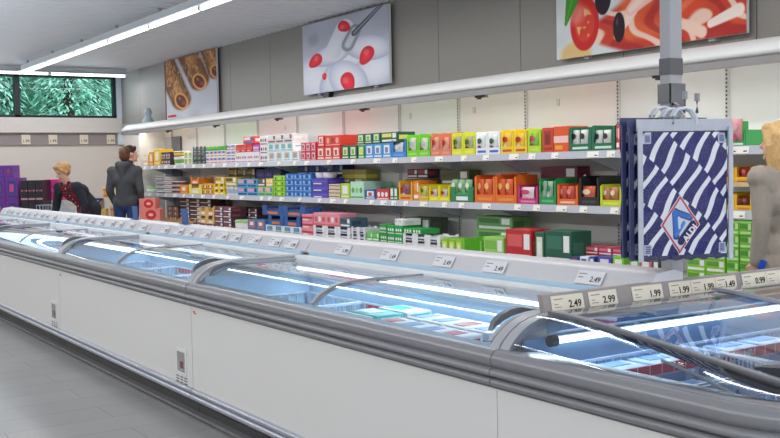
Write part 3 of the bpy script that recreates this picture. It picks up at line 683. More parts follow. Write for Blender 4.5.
for i in range(3):
    for l in range(4): frozen(GX1, 2.46+.17*i, ZB+.06*l, .26, .15, .056, FT if i % 2 else FW, FW if i % 2 else FT, 'teal and white frozen carton stacked in the nearest row freezer', 'teal and white cartons in the nearest row freezer')
for i in range(2):
    for j in range(4):
        for l in range(3): frozen(GX2+j*.155, 2.50+i*.20, ZB+.083*l, .14, .18, .08, FW, FB if (i+j) % 3 else FRd, 'white frozen carton in the right half of the nearest row freezer', 'white cartons in the nearest row freezer', rz=.03*(j-2))
for i in range(2):
    for l in range(2): frozen(-4.55, 2.4+i*.22, ZB+.07*l, .16, .19, .065, FW, FB, 'white carton in the middle basket of the nearest row freezer', 'white cartons in the middle of the nearest row freezer')
for i in range(3):
    for j in range(4):
        for l in range(2): frozen(-6.45+j*.24, 2.38+i*.2, ZB+.095*l, .2, .17, .065, FW, [FB, FG, FY, FB][j], 'white frozen carton with coloured label in the second row freezer', 'white cartons in the second row freezer')
for i in range(2):
    for j in range(4): frozen(-9.0+j*.24, 2.4+i*.24, ZB, .2, .2, .09, FW, [FB, FT, FRd, FB][j], 'frosted carton in the third row freezer', 'frosted cartons in the third row freezer')
for k in range(4):
    area('freezer_light', (XJ-L*k-L/2, 2.84, .80), (math.radians(-38), 0, 0), 2.5, .03, 4, (.66, .86, 1))
# price tags standing on the row rail
rt = B(); box(rt, -.075, .075, -.003, 0, -.03, .03); box(rt, -.065, -.02, -.0036, -.003, .012, .016, 1); box(rt, -.065, -.035, -.0036, -.003, -.004, 0, 1)
tagme = mesh_of('rail_tag', rt, [rgb('tag_white', 236, 236, 240, rough=.5, var=.01), INK2])
def rail_tag(x, s, lab=None):
    par = freezers[min(3, max(0, int((XJ-x)//L)))]
    o = link('price_tag', tagme, par, (x-par.location.x, 2.918, .932)); o.rotation_euler = (math.radians(-33), 0, 0)
    price_word(s, o, (.036, -.004, -.009), .034)
for u, s in ((345, '1.99'), (392, '1.69'), (446, '2.49'), (497, '2.49'), (592, '2.49')): rail_tag(sx(u, 2.93, 260), s)
x = -5.6; k = 0
while x > -13.4:
    if abs((x-XJ) % L) > .12 and abs((x-XJ) % L) < L-.12: rail_tag(x, ['1.99', '2.79', '1.49', '3.49'][k % 4])
    x -= .30 if k % 3 else .22; k += 1

# ---------------------------------------------------------------- head freezer across the end of the row
HX = -1.42; HR = .30; HY1 = 4.7
def headpath():
    p = [(XJ, YF)]; 
    for k in range(9):
        a = -PI/2+PI/2*k/8; p.append((HX-HR+HR*math.cos(a), YF+HR+HR*math.sin(a)))
    for k in range(9):
        a = PI/2*k/8; p.append((HX-HR+HR*math.cos(a), HY1-HR+HR*math.sin(a)))
    p.append((XJ, HY1)); return p
hp = headpath()
head = thing('chest_freezer', 'end freezer set across the row, nearest the camera, with beige price rail', 'freezer', (0, 0, 0))
bm = B(); sweep(bm, [(-.03, 0), (-.03, .10), (-.09, .10), (-.09, 0)], hp); obj('plinth', bm, rgb('kick_dark', 58, 57, 58), head)
bm = B(); sweep(bm, [(0, .10), (0, .70), (-.05, .70), (-.05, .10)], hp); prism(bm, [(YF+.02, .1)]+offset_prof(lidprof(), -.014)+[(HY1-.3, .86), (HY1-.02, .1)], 'x', XJ+.004, XJ+.03); obj('body_panel', bm, PANEL, head)
bm = B(); sweep(bm, LP, hp); obj('lower_bumper', bm, CHROME, head, angle=50)
bm = B(); sweep(bm, FP, hp); sweep(bm, [(.0, .772), (-.02, .775), (-.094, .768), (-.094, .745), (0, .745)], hp); obj('upper_bumper', bm, BUMP, head, angle=50)
bm = B(); ip = [(p[0]-(.075 if p[0] > XJ+.01 else -.05), p[1]) for p in hp]
a, b, c, d = XJ+.05, HX-.09, YF+.08, HY1-.08
box(bm, a, b, c, d, .2, .23); box(bm, a-.012, a, c, d, .2, .80); box(bm, b, b+.012, c+.2, d-.2, .2, .745); box(bm, a, b-.2, c-.012, c, .2, .74); box(bm, a, b-.2, d, d+.012, .2, .745)
prism(bm, [(b-.2, c-.012), (b-.1, c+.03), (b-.03, c+.1), (b+.012, c+.2), (b+.0, c+.2), (b-.045, c+.105), (b-.11, c+.045), (b-.2, c)], 'z', .2, .745)
obj('liner', bm, rgb('end_liner', 132, 172, 210, rough=.45, var=.06), head)
# top profile running along x: flat by the rail, curving down to the front rim
def hz(x):
    t = min(1, max(0, (x-(XJ+.12))/(HX-.06-(XJ+.12)))); return .886-.120*t**1.15
xsn = [XJ+.06+(HX-.06-XJ-.06)*k/14 for k in range(15)]
YA = 2.345
cap = lidprof()
# end arch at the joint
bm = B(); arc_frame(bm, XJ+.004, XJ+.05, cap[:8], -.014, .007); box(bm, XJ+.02, XJ+.06, 2.42, HY1-.3, .835, .868); obj('end_arch', bm, GREYF, head, angle=50)
# curved side glass between rim and arch
rows = []
for x in xsn:
    zt = hz(x); y0, z0 = 2.182, .766; xe = min(x, HX-.10)
    inset = max(0, x-(HX-HR-.06)); yb = y0+.9*inset**1.4
    rows.append([(x, yb+(YA-yb)*(1-math.cos(s*PI/2)) if False else yb+(YA-yb)*s**1.6, z0+(zt-z0)*math.sin(s*PI/2)) for s in [i/8 for i in range(9)]])
bm = B(); sheet(bm, rows); obj('side_glass', bm, GLASS, head, angle=70)
def xarc(bm, y0, y1, t0, t1, xs_=None):
    xs_ = xs_ or xsn; lo = [(x, hz(x)+t0) for x in xs_]; hi = [(x, hz(x)+t1) for x in xs_]; prism(bm, lo+hi[::-1], 'y', y0, y1)
bm = B(); xarc(bm, YA-.002, YA+.010, -.006, .006); obj('arch_bar', bm, rgb('arch_grey', 112, 114, 118, rough=.3), head, angle=50)
bm = B(); hi_ = [(x, hz(x)-.006) for x in xsn]; lo_ = [(x, hz(x)-.007-.034*(k/14)) for k, x in enumerate(xsn)]; prism(bm, lo_+hi_[::-1], 'y', YA+.0, YA+.010); obj('seal', bm, rgb('seal_smoke', 84, 90, 100, rough=.2), head, angle=50)
for i, (y0, y1, off) in enumerate(((YA+.024, 3.24, 0), (3.20, HY1-.35, .012))):
    bm = B(); sheet(bm, [[(x, y0, hz(x)+off) for x in xsn], [(x, y1, hz(x)+off) for x in xsn]]); lid = obj('sliding_lid', bm, GLASS, head, angle=60)
    for fa, fb in ((y0-.012, y0+.004), (y1-.018, y1)):
        bm = B(); xarc(bm, fa, fb, off-.005, off+.006); obj('lid_frame', bm, GREYP, lid, angle=50)
    # handle arched over the front shoulder
    hy = y0+.03 if i == 0 else y1-.09
    xs_ = [HX-.40+.30*k/8 for k in range(9)]; lo = [(x, hz(x)+off) for x in xs_]; hi = [(x, hz(x)+off+.006+.026*math.sin(PI*k/8)) for k, x in enumerate(xs_)]
    bm = B(); prism(bm, lo+hi[::-1], 'y', hy, hy+.055); obj('handle', bm, rgb('handle_dark', 60, 62, 66, rough=.35) if i == 0 else rgb('handle_grey', 104, 106, 112), lid, angle=50)
bm = B(); tube(bm, [(XJ+.075, YA+.02, .79), (XJ+.075, HY1-.4, .79)], .012, 8); obj('light_tube', bm, LED, head)
bm = B(); tube(bm, [(XJ+.075, YA-.01, .79), (XJ+.075, YA+.02, .79)], .02, 10); obj('tube_cap', bm, BLACK, head)
bm = B(); prism(bm, [(XJ+.05, .81), (XJ+.05, .85), (XJ+.14, .86), (XJ+.13, .835)], 'y', YA, HY1-.4); obj('light_housing', bm, rgb('blue_housing', 120, 160, 196, rough=.4), head)
# gas strut of the side glass, a bent white rod
bm = B(); tube(bm, [(-2.1, YA-.01, .80), (-1.95, 2.33, .775), (-1.8, 2.31, .745), (-1.72, 2.295, .72), (-1.70, 2.29, .70)], .005, 6); obj('stay_rod', bm, WHITE, head)
hl = area('freezer_light', (XJ+.13, 3.2, .80), (0, math.radians(-38), 0), .03, 2.0, 2.2, (.7, .88, 1))
# beige price rail with its cards
bm = B(); prism(bm, [(XJ-.015, .872), (XJ+.012, .872), (XJ-.004, .938), (XJ-.03, .938)], 'y', 2.375, HY1-.2); prail = obj('price_rail', bm, TAUPE, head)
for u0, u1, s in ((550, 582, '2.49'), (587.5, 615.5, '2.99'), (631, 661, '1.99'), (668, 689.5, '1.99'), (690, 714, '1.99'), (714.5, 735, '1.49'), (741, 765, '0.99'), (765.5, 790, '1.29')):
    ya = on_x(u0, 290, XJ)[1]; yb = on_x(u1, 290, XJ)[1]; w = yb-ya
    bm = B(); box(bm, 0, .002, -w/2, w/2, -.027, .027); box(bm, .002, .0026, -w/2+.012, -w/2+.055, .012, .0155, 1); box(bm, .002, .0026, -w/2+.012, -w/2+.03, -.006, -.003, 1); box(bm, .002, .0026, -w/2+.012, -w/2+.045, -.016, -.013, 1)
    cdo = obj('price_card', bm, [CREAM, INK2], prail, (XJ+.0055, (ya+yb)/2, .905)); cdo.rotation_euler = (0, math.radians(-13.6), 0)
    o = link('printed_price', text_mesh(s, .036, INK, bold=.0006), cdo, (.0028, w/2-.043, -.008)); o.rotation_euler = (PI/2, 0, PI/2)
bm = B(); wire_grid(bm, 0, .66, 0, .49, 0, .24, sp=.036, w=.0026); head_basket = mesh_of('wire_basket', bm, rgb('bright_wire', 196, 210, 230, rough=.3))
# baskets and goods of the head freezer
for j in range(3):
    for i in range(2):
        b = basket(XJ+.10+.52*(i+1)-.02, 2.27+.68*j, .47, 'pale wire basket in the end freezer', 'wire baskets in the end freezer', strip=False, h=1.1, rot=PI/2)
        b.scale = (1, 1, 1); b.data = head_basket
bm = B(); box(bm, .05, .62, -.004, .0, .135, .170)
for k in range(10): box(bm, .05+k*.06, .054+k*.06, -.0046, -.0039, .135, .170, 1)
hs = mesh_of('label_strip', bm, [REDSTRIP, rgb('pale_pink', 240, 190, 200)])
for y0 in (2.27, 2.95, 3.63):
    s = link('label_strip', hs, None, (XJ+.26, y0, .53)); s.rotation_euler.z = PI/2
    s.parent = head
    o = link('strip_lettering', text_mesh('NEU', .03, PAPER, bold=.0008), s, (.2, -.0055, .152)); o.rotation_euler = (PI/2, 0, 0)
for i in range(3):
    for j in range(3): frozen(-1.95+i*.14, 2.42+j*.22, .485, .12, .18, .10, [FB, FW, FRd][(i+j) % 3], [FW, FRd, FW][(i+j) % 3], 'frozen packet in the front basket of the end freezer', 'packets in the front basket of the end freezer', 'frozen_packet')
for i in range(3):
    for j in range(6): frozen(-2.5+i*.15, 2.36+j*.2, .485, .13, .17, [.21, .14, .09][i], rgb('frosted_pack', 176, 200, 224, rough=.5, var=.12, scale=40), FB, 'frosty white packet in the rear baskets of the end freezer', 'packets in the rear baskets of the end freezer', 'frozen_packet')

# ---------------------------------------------------------------- pole, hooks and bags
pole = thing('steel_pole', 'square light grey pole behind the end freezer carrying bag hooks', 'pole', (-2.85, 3.235, 0))
bm = B(); box(bm, -.028, .028, -.036, .036, 0, ZC); obj('post', bm, rgb('pole_grey', 178, 178, 182, rough=.4, var=.02), pole, bevel=.003)
bm = B(); box(bm, -.0295, .0295, -.0375, .0375, 1.745, 1.812); obj('grey_band', bm, rgb('band_grey', 104, 104, 108, rough=.5), pole)
bm = B(); box(bm, -.07, .07, -.07, .07, 0, .012); obj('foot_plate', bm, GREYP, pole)
HK = rgb('hook_steel', 150, 152, 156, rough=.25, metal=.8)
hook = thing('bag_hook', 'steel double hook clamped on the pole above the striped bag', 'hook', (-2.85, 3.235, 1.66))
bm = B(); box(bm, -.034, .04, -.042, -.036, -.03, .05); box(bm, .028, .036, -.042, .045, -.07, .05); obj('clamp_plate', bm, HK, hook)
for uu, vv in ((685, 96), (697, 98)):
    tip = Vector(at_depth(uu, vv, 3.93))-Vector((-2.85, 3.235, 1.66)); b0 = Vector((.034, -.02, -.03))
    low = tip+Vector((0, 0, -.055)); bm = B(); tube(bm, [b0, b0.lerp(low, .35), b0.lerp(low, .8)+Vector((0, 0, -.012)), low, tip], .0065, 8); obj('prong', bm, HK, hook)
    bm = B(); tube(bm, [tip+Vector((0, 0, -.012)), tip+Vector((0, 0, .018))], .010, 8); obj('prong_tip', bm, GREYP, hook)
NAVY = np.array([16, 12, 100.]); BW, BH = .353, .468
def seg_d(x, y, p, q):
    dx, dy = q[0]-p[0], q[1]-p[1]; t = np.clip(((x-p[0])*dx+(y-p[1])*dy)/(dx*dx+dy*dy), 0, 1); return np.hypot(x-p[0]-dx*t, y-p[1]-dy*t)
def bagpaint(logo):
    def fn(U, V):
        x = U*90.; y = V*119.   # pixel like units of the print
        c = np.zeros(U.shape+(3,))+NAVY; c += ((vnoise(U, V, 7, 21)-.5)*26)[..., None]
        a = math.radians(57); px = x+2.2*np.sin(y*.13); py = y
        s = px*math.sin(a)-py*math.cos(a); q = (px*.72+py*.70)
        blk = np.floor((q-4)/33.); k = np.mod(s/15.5+blk*.5, 1.)
        white = (ss(.0, .03, k)*ss(.36, .33, k)); c = over(c, (246, 246, 250), white)
        if logo:
            cx, cy = 38.5, 29.5; hx, hy = 20.6, 29.; d = np.abs(x-cx)/hx+np.abs(y-cy)/hy
            c = over(c, (232, 232, 240), ss(1.04, 1.0, d)); c = over(c, (206, 30, 40), ss(.985, .96, d)); c = over(c, (226, 228, 238), ss(.885, .86, d))
            lx, ly = x-cx, y-cy; inside = ss(.86, .84, d)
            c = over(c, (20, 24, 96), ss(4.2, 3.6, seg_d(lx, ly, (1.2, -16.), (13.6, .2)))*inside)
            for (p, q2, w, col) in (((-5.5, 13), (-4.2, -11.), 3.3, (20, 24, 90)), ((-4, 12), (10, 7.), 3.2, (20, 24, 90)), ((-5.5, 12.5), (-4.2, -10.), 2.5, (44, 118, 206)), ((-3.5, 11.6), (9.6, 7.2), 2.2, (44, 118, 206)), ((3.5, 2), (-3, -9), 1.7, (60, 140, 220))):
                c = over(c, col, ss(w+.5, w-.4, seg_d(lx, ly, p, q2))*inside)
            c = over(c, (226, 228, 238), ss(1.6, .9, seg_d(lx, ly, (-1.5, 7), (-1, -3)))*inside)
        for (x0, y0) in ((1, 108), (81, 108), (1, 1), (81, 1)):
            m = (x > x0)*(x < x0+8)*(y > y0-0)*(y < y0+10)*1.; c = over(c, (190, 194, 214), m)
            m = (x > x0+1.5)*(x < x0+6.5)*(y > y0+1.5)*(y < y0+8.5)*1.; c = over(c, (90, 96, 150), m*ss(.2, .6, np.abs(np.sin(y*1.6))))
        return c
    return fn
BAGM = paintmat('bag_print', .45, .0)
def bagbulge(amp, seed):
    return lambda U, V: -amp*np.sin(PI*U)*np.sin(PI*V*.95+.1)*.6+amp*.5*(vnoise(U, V, 4, seed)-.5)+.004*(vnoise(U, V, 17, seed+1)-.5)
def bag(label, cxy, z0, rz, logo, res, group=None, tilt=0.):
    sl = rgb('sleeve_grey', 196, 198, 208, rough=.3, var=.12, scale=20) if logo else rgb('sleeve_navy', 70, 76, 120, rough=.3, var=.3, scale=20)
    t = thing('shopping_bag', label, 'bag', (cxy[0], cxy[1], z0), rz, group); t.rotation_euler.x = tilt
    o = link('printed_front', painted('printed_front', BW, BH, res[0], res[1], bagpaint(logo), BAGM, bagbulge(.02, 31)), t, (-BW/2, -.012, .0))
    bm = B(); n = 24; rows = []
    for j in range(n+1):
        v = j/n; rows.append([(-.19+.38*i/n, .004+.004*math.sin(i*2.1+j), -.02+.52*v+.004*math.sin(i*1.7)) for i in range(n+1)])
    sheet(bm, rows); obj('back_sheet', bm, rgb('bag_back_navy', 40, 44, 92, rough=.3), t)
    # clear crinkled sleeve
    U, V = np.meshgrid(np.linspace(0, 1, 50), np.linspace(0, 1, 64))
    w, h = .415, .565
    y = -.022-.022*np.sin(PI*U)*np.sin(PI*V)*.6-.010*(vnoise(U, V, 14, 41)-.5)-.012*(vnoise(U, V, 5, 43)-.5)
    edge = .004*np.sin(V*40); co = np.stack([(U-.5)*w+edge*(np.abs(U-.5)*2)**4, y, -.035+V*h+.004*np.sin(U*30)*(np.abs(V-.5)*2)**6], -1).reshape(-1, 3)
    nx, ny = 50, 64; i = np.arange((nx-1)*(ny-1)); r = i//(nx-1); c = i % (nx-1); a = r*nx+c
    me = bpy.data.meshes.new('clear_sleeve'); me.from_pydata(co.tolist(), [], np.stack([a, a+1, a+nx+1, a+nx], -1).tolist()); me.materials.append(FILM); me.shade_smooth()
    link('clear_sleeve', me, t, label='crinkled transparent plastic sleeve')
    bm = B(); box(bm, -.2, .2, -.012, -.006, BH+.005, BH+.05); obj('top_seal', bm, sl, t)
    for k in (-1, 1):
        bm = B(); box(bm, k*.190-.009, k*.190+.009, -.022, -.014, -.02, BH+.02); obj('side_seal', bm, sl, t)
    for dy in (-.012, .012):
        bm = B(); tube(bm, [(-.05, dy, BH+.03), (-.047, dy, BH+.06), (-.03, dy, BH+.085), (0, dy, BH+.092), (.03, dy, BH+.085), (.047, dy, BH+.06), (.05, dy, BH+.03)], .006, 8); obj('handle_loop', bm, rgb('milky_handle', 222, 226, 234, rough=.4), t)
    return t
# print corners surveyed at 3.9 m
pa = at_depth(639, 255, 3.86); pb = at_depth(728, 254, 3.95); mid = (pa+pb)/2; rz = math.atan2(pb[1]-pa[1], pb[0]-pa[0])
bagt = bag('navy and white striped shopping bag with diamond logo, frontmost on the pole', (mid[0], mid[1]), mid[2], rz, True, (270, 357))
o = link('lettering', text_mesh('ALDI', .034, rgb('logo_white', 236, 236, 242, rough=.5), bold=.0012), bagt, (.0, 0, 0)); o.name = 'logo_lettering'
o.location = (-BW/2+(38.5+7.4)/90*BW, -.041, (29.5-8.)/119*BH); o.rotation_euler = (PI/2, math.radians(-50), 0)
nx_, ny_ = math.sin(rz), -math.cos(rz)
b2 = bag('navy striped bag hanging directly behind the front bag, edge showing at its left', (mid[0]-.018-nx_*.04, mid[1]-.012-ny_*.04), mid[2]+.0, rz+.06, False, (60, 80))
b3 = bag('rearmost navy striped bag on the pole hook, mostly hidden by the two before it', (mid[0]-.034-nx_*.08, mid[1]-.02-ny_*.08), mid[2]+.01, rz+.12, False, (60, 80))
# ---------------------------------------------------------------- groceries
def K(r, g, b):
    r, g, b = [int(c*.86+.14*(.5*235+.5*(r+g+b)/3)) for c in (r, g, b)]
    return rgb('ink_%d_%d_%d' % (r, g, b), r, g, b, rough=.42, var=.05, scale=25)
def proto(style, name, label, cat, group, w, d, h, col, acc, acc2):
    """one product, origin at the middle of its base, front towards -y"""
    c, a, a2 = K(*col), K(*acc), K(*acc2); w2 = w/2-.002; d2 = d/2
    t = thing(name, label, cat, (0, 0, 0), 0, group)
    if style in ('box', 'window', 'stripe', 'dots'):
        bm = B(); box(bm, -w2, w2, -d2, d2, 0, h-.0015); bmesh.ops.bevel(bm, geom=bm.edges[:], offset=min(.003, h*.05), segments=1, affect='EDGES'); obj('box_body', bm, c, t)
        e = d2+.0012; bm = B()
        if style == 'box':
            box(bm, -w2*.86, w2*.3, -e, -d2, h*.52, h*.86); box(bm, -w2*.86, w2*.86, -e, -d2, h*.12, h*.3, 1); box(bm, w2*.42, w2*.86, -e, -d2, h*.45, h*.88, 1)
            box(bm, w2, w2+.0012, -d2*.8, d2*.2, h*.3, h*.7); box(bm, -w2*.7, w2*.5, -d2*.6, d2*.6, h-.0015, h)
        elif style == 'window':
            box(bm, -w2*.62, w2*.62, -e, -d2, h*.3, h*.86); box(bm, -w2*.35, w2*.3, -e-.001, -e, h*.36, h*.72, 1); box(bm, -w2*.8, w2*.8, -e, -d2, h*.1, h*.2)
            box(bm, w2, w2+.0012, -d2*.7, d2*.1, h*.5, h*.62)
        elif style == 'stripe':
            box(bm, -w2*.98, w2*.98, -e, -d2, h*.36, h*.62); box(bm, -w2*.8, w2*.2, -e, -d2, h*.1, h*.26, 1); box(bm, w2, w2+.0012, -d2*.9, d2*.9, h*.36, h*.62)
        else:
            for k in range(3):
                lathe_x = -w2*.6+k*w2*.6; r_ = min(w2*.22, h*.28)
                vs = [bm.verts.new((lathe_x+r_*math.cos(q*PI/6), -e, h*.5+r_*math.sin(q*PI/6))) for q in range(12)]; bm.faces.new(vs).material_index = k % 2
            box(bm, -w2*.9, w2*.9, -e, -d2, h*.06, h*.15)
        obj('front_print', bm, [a, a2], t)
    elif style == 'display':
        th = .004; lip = h*.30; bm = B()
        box(bm, -w2, w2, -d2, d2, 0, th); box(bm, -w2, w2, d2-th, d2, 0, h); box(bm, -w2, w2, -d2, -d2+th, 0, lip)
        for s in (-1, 1):
            xa, xb = (-w2, -w2+th) if s < 0 else (w2-th, w2); prism(bm, [(-d2, 0), (-d2, h*.93), (-d2+.02, h), (d2, h), (d2, 0)], 'x', xa, xb)
            xa, xb = (-w2, -w2+w*.10) if s < 0 else (w2-w*.10, w2); prism(bm, [(xa, 0), (xb, 0), (xb if s < 0 else xa+w*.03, h*.9), (xa if s < 0 else xb, h*.96)] if False else [(xa, 0), (xb, 0), (xb, h*.93), (xa, h*.93)], 'y', -d2-.001, -d2+th)
        obj('display_box', bm, c, t)
        bm = B(); box(bm, -w2*.7, w2*.7, -d2-.0022, -d2-.001, lip*.3, lip*.62); obj('front_print', bm, a, t)
    elif style == 'crate':
        th = .005; bm = B(); box(bm, -w2, w2, -d2, d2, 0, th); box(bm, -w2, w2, d2-th, d2, 0, h*.8); box(bm, -w2, w2, -d2, -d2+th, 0, h*.5)
        for s in (-1, 1):
            xa, xb = (-w2, -w2+th) if s < 0 else (w2-th, w2); box(bm, xa, xb, -d2, d2, 0, h*.8)
            xa, xb = (-w2, -w2+w*.22) if s < 0 else (w2-w*.22, w2); box(bm, xa, xb, -d2, -d2+th, h*.5, h); box(bm, xa, xb, d2-th, d2, h*.8, h)
        obj('tray', bm, c, t)
        bm = B(); box(bm, -w2*.9, w2*.9, -d2*.9, d2*.9, th, h*.62); obj('filling', bm, a, t)
        bm = B(); box(bm, -w2*.5, w2*.5, -d2-.001, -d2, h*.12, h*.38); obj('front_print', bm, a2, t)
    elif style == 'tub':
        r = min(w2, d2)*.97; bm = B(); lathe(bm, [(r*.82, 0), (r*.88, h*.1), (r*.98, h*.78), (r*.98, h*.8)], n=16); obj('cup', bm, c, t)
        bm = B(); lathe(bm, [(r, h*.8), (r*1.0, h*.93), (r*.9, h*.985), (r*.3, h*.99)], n=16); obj('lid', bm, a, t)
        bm = B(); lathe(bm, [(r*.9, h*.2), (r*.985, h*.66)], n=16); obj('wrapper_band', bm, a2, t)
    elif style == 'pouch':
        bm = B(); n = 7; fr = []; bk = []
        for j in range(n+1):
            v = j/n; bul = math.sin(PI*v)**.7; rowf = []; rowb = []
            for i in range(n+1):
                u = i/n; b_ = d2*bul*math.sin(PI*u)**.6; ww = w2*(1-.08*math.sin(PI*v)); rowf.append((-ww+2*ww*u, -b_-.001, v*h)); rowb.append((-ww+2*ww*u, b_+.001, v*h))
            fr.append(rowf); bk.append(rowb)
        sheet(bm, fr); sheet(bm, bk); obj('pouch_body', bm, c, t, angle=80)
        bm = B()
        for q, (m_, z0, z1, f) in enumerate(((0, .55, .84, .6), (1, .16, .46, .5))):
            pts = []
            for k in range(14):
                an = 2*PI*k/14; pts.append((w2*f*math.cos(an), -d2*1.04-.002, h*((z0+z1)/2+(z1-z0)/2*math.sin(an))))
            bm.faces.new([bm.verts.new(p) for p in pts]).material_index = m_
        obj('front_print', bm, [a, a2], t)
    return t
def block(s, u0, u1, vt, n, m, style, col, acc, label, cat='box', name=None, acc2=(240, 240, 240), base=None, y=None, depth=.22, rows=1):
    zs = {1: S1, 2: S2, 3: S3}[s]; y = y if y is not None else ((YS if s < 3 else 5.5)+.03)
    vm = (vt+sum(on_proj(sx((u0+u1)/2, y, vt), y, zs))*0)
    z0 = (zs+.001) if base is None else base+.001
    x0, x1 = sx(u0, y, vt), sx(u1, y, vt+6); z1 = sz((u0+u1)/2, vt, y)
    depth = min(depth, 6.13-y-.012)
    H = max(.03, z1-z0); h = H/m; w = (x1-x0)/n
    if style == 'tub': depth = w
    name = name or {'box': 'product_box', 'window': 'product_box', 'stripe': 'product_box', 'dots': 'product_box', 'display': 'display_carton', 'crate': 'product_tray', 'tub': 'plastic_tub', 'pouch': 'snack_pouch'}[style]
    many = n*m*rows > 1; g = ('repeated: '+label) if False else (label.split(' on ')[0] if many else None)
    p = proto(style, name, label, cat, g, w, depth, h, col, acc, acc2); first = True
    for r in range(rows):
        for j in range(m):
            for i in range(n):
                o = p if first else copy_tree(p); first = False
                jit = (random.random()-.5)*.010 if style != 'display' else 0
                o.location = (x0+w*(i+.5), y+depth/2+r*(depth+.004)+abs(jit), z0+h*j)
    return z0+H
def on_proj(x, y, z): return (0, 0)
def packs(u0, u1, vt, y, zb, n, col, acc, acc2, label, s=1, d=.05):
    """pouches standing inside a display carton"""
    x0, x1 = sx(u0, y, vt), sx(u1, y, vt+6); w = (x1-x0)/n; h = sz((u0+u1)/2, vt, y)-zb
    p = proto('pouch', 'snack_pouch', label, 'packet', label, w*.94, d, h, col, acc, acc2)
    for i in range(n):
        o = p if i == 0 else copy_tree(p); o.location = (x0+w*(i+.5), y, zb)
Y1 = YS+.03
# --- top shelf, left to right
block(1, 143, 148, 155, 1, 1, 'box', (226, 190, 120), (250, 230, 190), 'small tan packet at the far left of the top shelf', 'packet')
block(1, 148.5, 153, 152, 1, 1, 'window', (226, 120, 40), (250, 220, 80), 'narrow orange carton beside the tall yellow one on the top shelf')
block(1, 153.5, 160, 149, 1, 1, 'window', (244, 190, 30), (252, 230, 140), 'tall yellow carton near the left end of the top shelf')
block(1, 161, 170, 152, 2, 2, 'dots', (60, 36, 40), (236, 230, 220), 'small dark brown carton stacked near the left of the top shelf', acc2=(200, 120, 120))
t1 = block(1, 171, 183, 156.5, 2, 1, 'tub', (240, 240, 236), (236, 236, 236), 'white tub near the left of the top shelf', 'tub', acc2=(110, 170, 80))
block(1, 171, 181, 151, 2, 1, 'tub', (120, 70, 50), (240, 232, 210), 'brown tub standing on white tubs on the top shelf', 'tub', base=t1, acc2=(240, 200, 60))
block(1, 183.5, 192, 152, 2, 2, 'window', (236, 240, 230), (90, 170, 60), 'green and white cup pack on the top shelf', acc2=(240, 190, 60))
block(1, 192.5, 205, 146.5, 3, 4, 'crate', (70, 66, 78), (236, 236, 236), 'small dark tray of white cups stacked four high on the top shelf', 'tray', acc2=(110, 160, 90))
t = block(1, 205.5, 226, 150.5, 5, 2, 'box', (236, 242, 248), (40, 110, 200), 'small blue and white carton under the long green box', acc2=(230, 120, 50))
block(1, 205.5, 226, 146.3, 1, 1, 'box', (70, 190, 20), (90, 205, 40), 'long flat green box lying on blue and white cartons', base=t, acc2=(60, 170, 20))
block(1, 226.5, 235, 144.5, 2, 3, 'box', (232, 240, 248), (60, 130, 214), 'blue and white carton stacked left of the red ones', acc2=(220, 80, 60))
t = block(1, 235.5, 259, 152, 4, 1, 'dots', (240, 238, 240), (190, 120, 160), 'white flower-print carton beneath the red cartons', acc2=(200, 70, 70))
t2 = block(1, 235.5, 252, 144.3, 3, 1, 'stripe', (222, 24, 24), (240, 70, 60), 'red carton in the middle row of the first red pile', base=t, acc2=(250, 180, 160))
block(1, 252.5, 259, 144.3, 1, 1, 'dots', (196, 50, 170), (240, 220, 240), 'magenta carton beside the first red pile', base=t)
block(1, 243, 254, 136.3, 1, 1, 'box', (228, 60, 48), (240, 236, 236), 'red and white carton topping the first red pile', base=t2, acc2=(60, 90, 190))
block(1, 259.5, 267, 136, 1, 3, 'dots', (242, 240, 240), (120, 30, 60), 'white carton with dark berries stacked three high', acc2=(200, 120, 140))
t = block(1, 267.5, 299, 151, 4, 1, 'window', (240, 242, 240), (120, 190, 220), 'white and pale blue carton in the bottom row under grey cartons', acc2=(240, 150, 40))
t = block(1, 267.5, 293, 143, 4, 1, 'window', (238, 242, 242), (100, 180, 216), 'white and pale blue carton in the middle row under grey cartons', base=t, acc2=(120, 190, 110))
block(1, 267.5, 292, 134.3, 3, 1, 'box', (222, 220, 220), (240, 238, 238), 'pale grey carton on the top row of the white pile', base=t, acc2=(150, 60, 60))
block(1, 293.5, 299.5, 142.5, 1, 1, 'window', (110, 180, 220), (240, 240, 240), 'light blue carton with orange seal right of the white pile', base=S1+.001, acc2=(240, 150, 30), y=Y1+.24)
block(1, 300.5, 315.5, 142.3, 3, 2, 'window', (214, 36, 78), (240, 200, 200), 'crimson carton stacked two high beside the bright red ones', acc2=(120, 20, 40))
t = block(1, 316.5, 340, 146.3, 3, 1, 'window', (228, 40, 28), (246, 226, 220), 'bright red carton with an oval picture in the lower row', acc2=(200, 60, 50))
block(1, 317.5, 324, 135.3, 1, 1, 'window', (228, 40, 28), (244, 230, 226), 'narrow red carton standing on the bright red row', base=t, acc2=(210, 90, 90))
block(1, 324.5, 340, 135, 1, 1, 'dots', (232, 44, 28), (250, 160, 140), 'wide red carton with cherries on top of the bright red row', base=t, acc2=(180, 20, 20))
block(1, 341.5, 356.5, 145.3, 2, 1, 'window', (28, 84, 56), (220, 236, 190), 'dark green carton left of the light green one in the lower row', acc2=(120, 190, 60))
t = block(1, 357.5, 364, 145, 1, 1, 'window', (30, 150, 80), (220, 240, 160), 'single mid green carton between dark green and blue cartons', acc2=(230, 220, 60))
t = block(1, 364.5, 391, 143.4, 3, 1, 'window', (52, 146, 220), (232, 240, 246), 'sky blue carton under the dark green cartons', acc2=(110, 130, 170))
block(1, 356.5, 380, 133.3, 3, 1, 'window', (26, 82, 54), (216, 236, 190), 'dark green carton in the upper row above the blue cartons', base=t, acc2=(130, 190, 60))
block(1, 380.5, 397, 132, 1, 1, 'box', (24, 78, 52), (230, 230, 90), 'wide dark green carton on top of the blue cartons', base=t, acc2=(240, 240, 230))
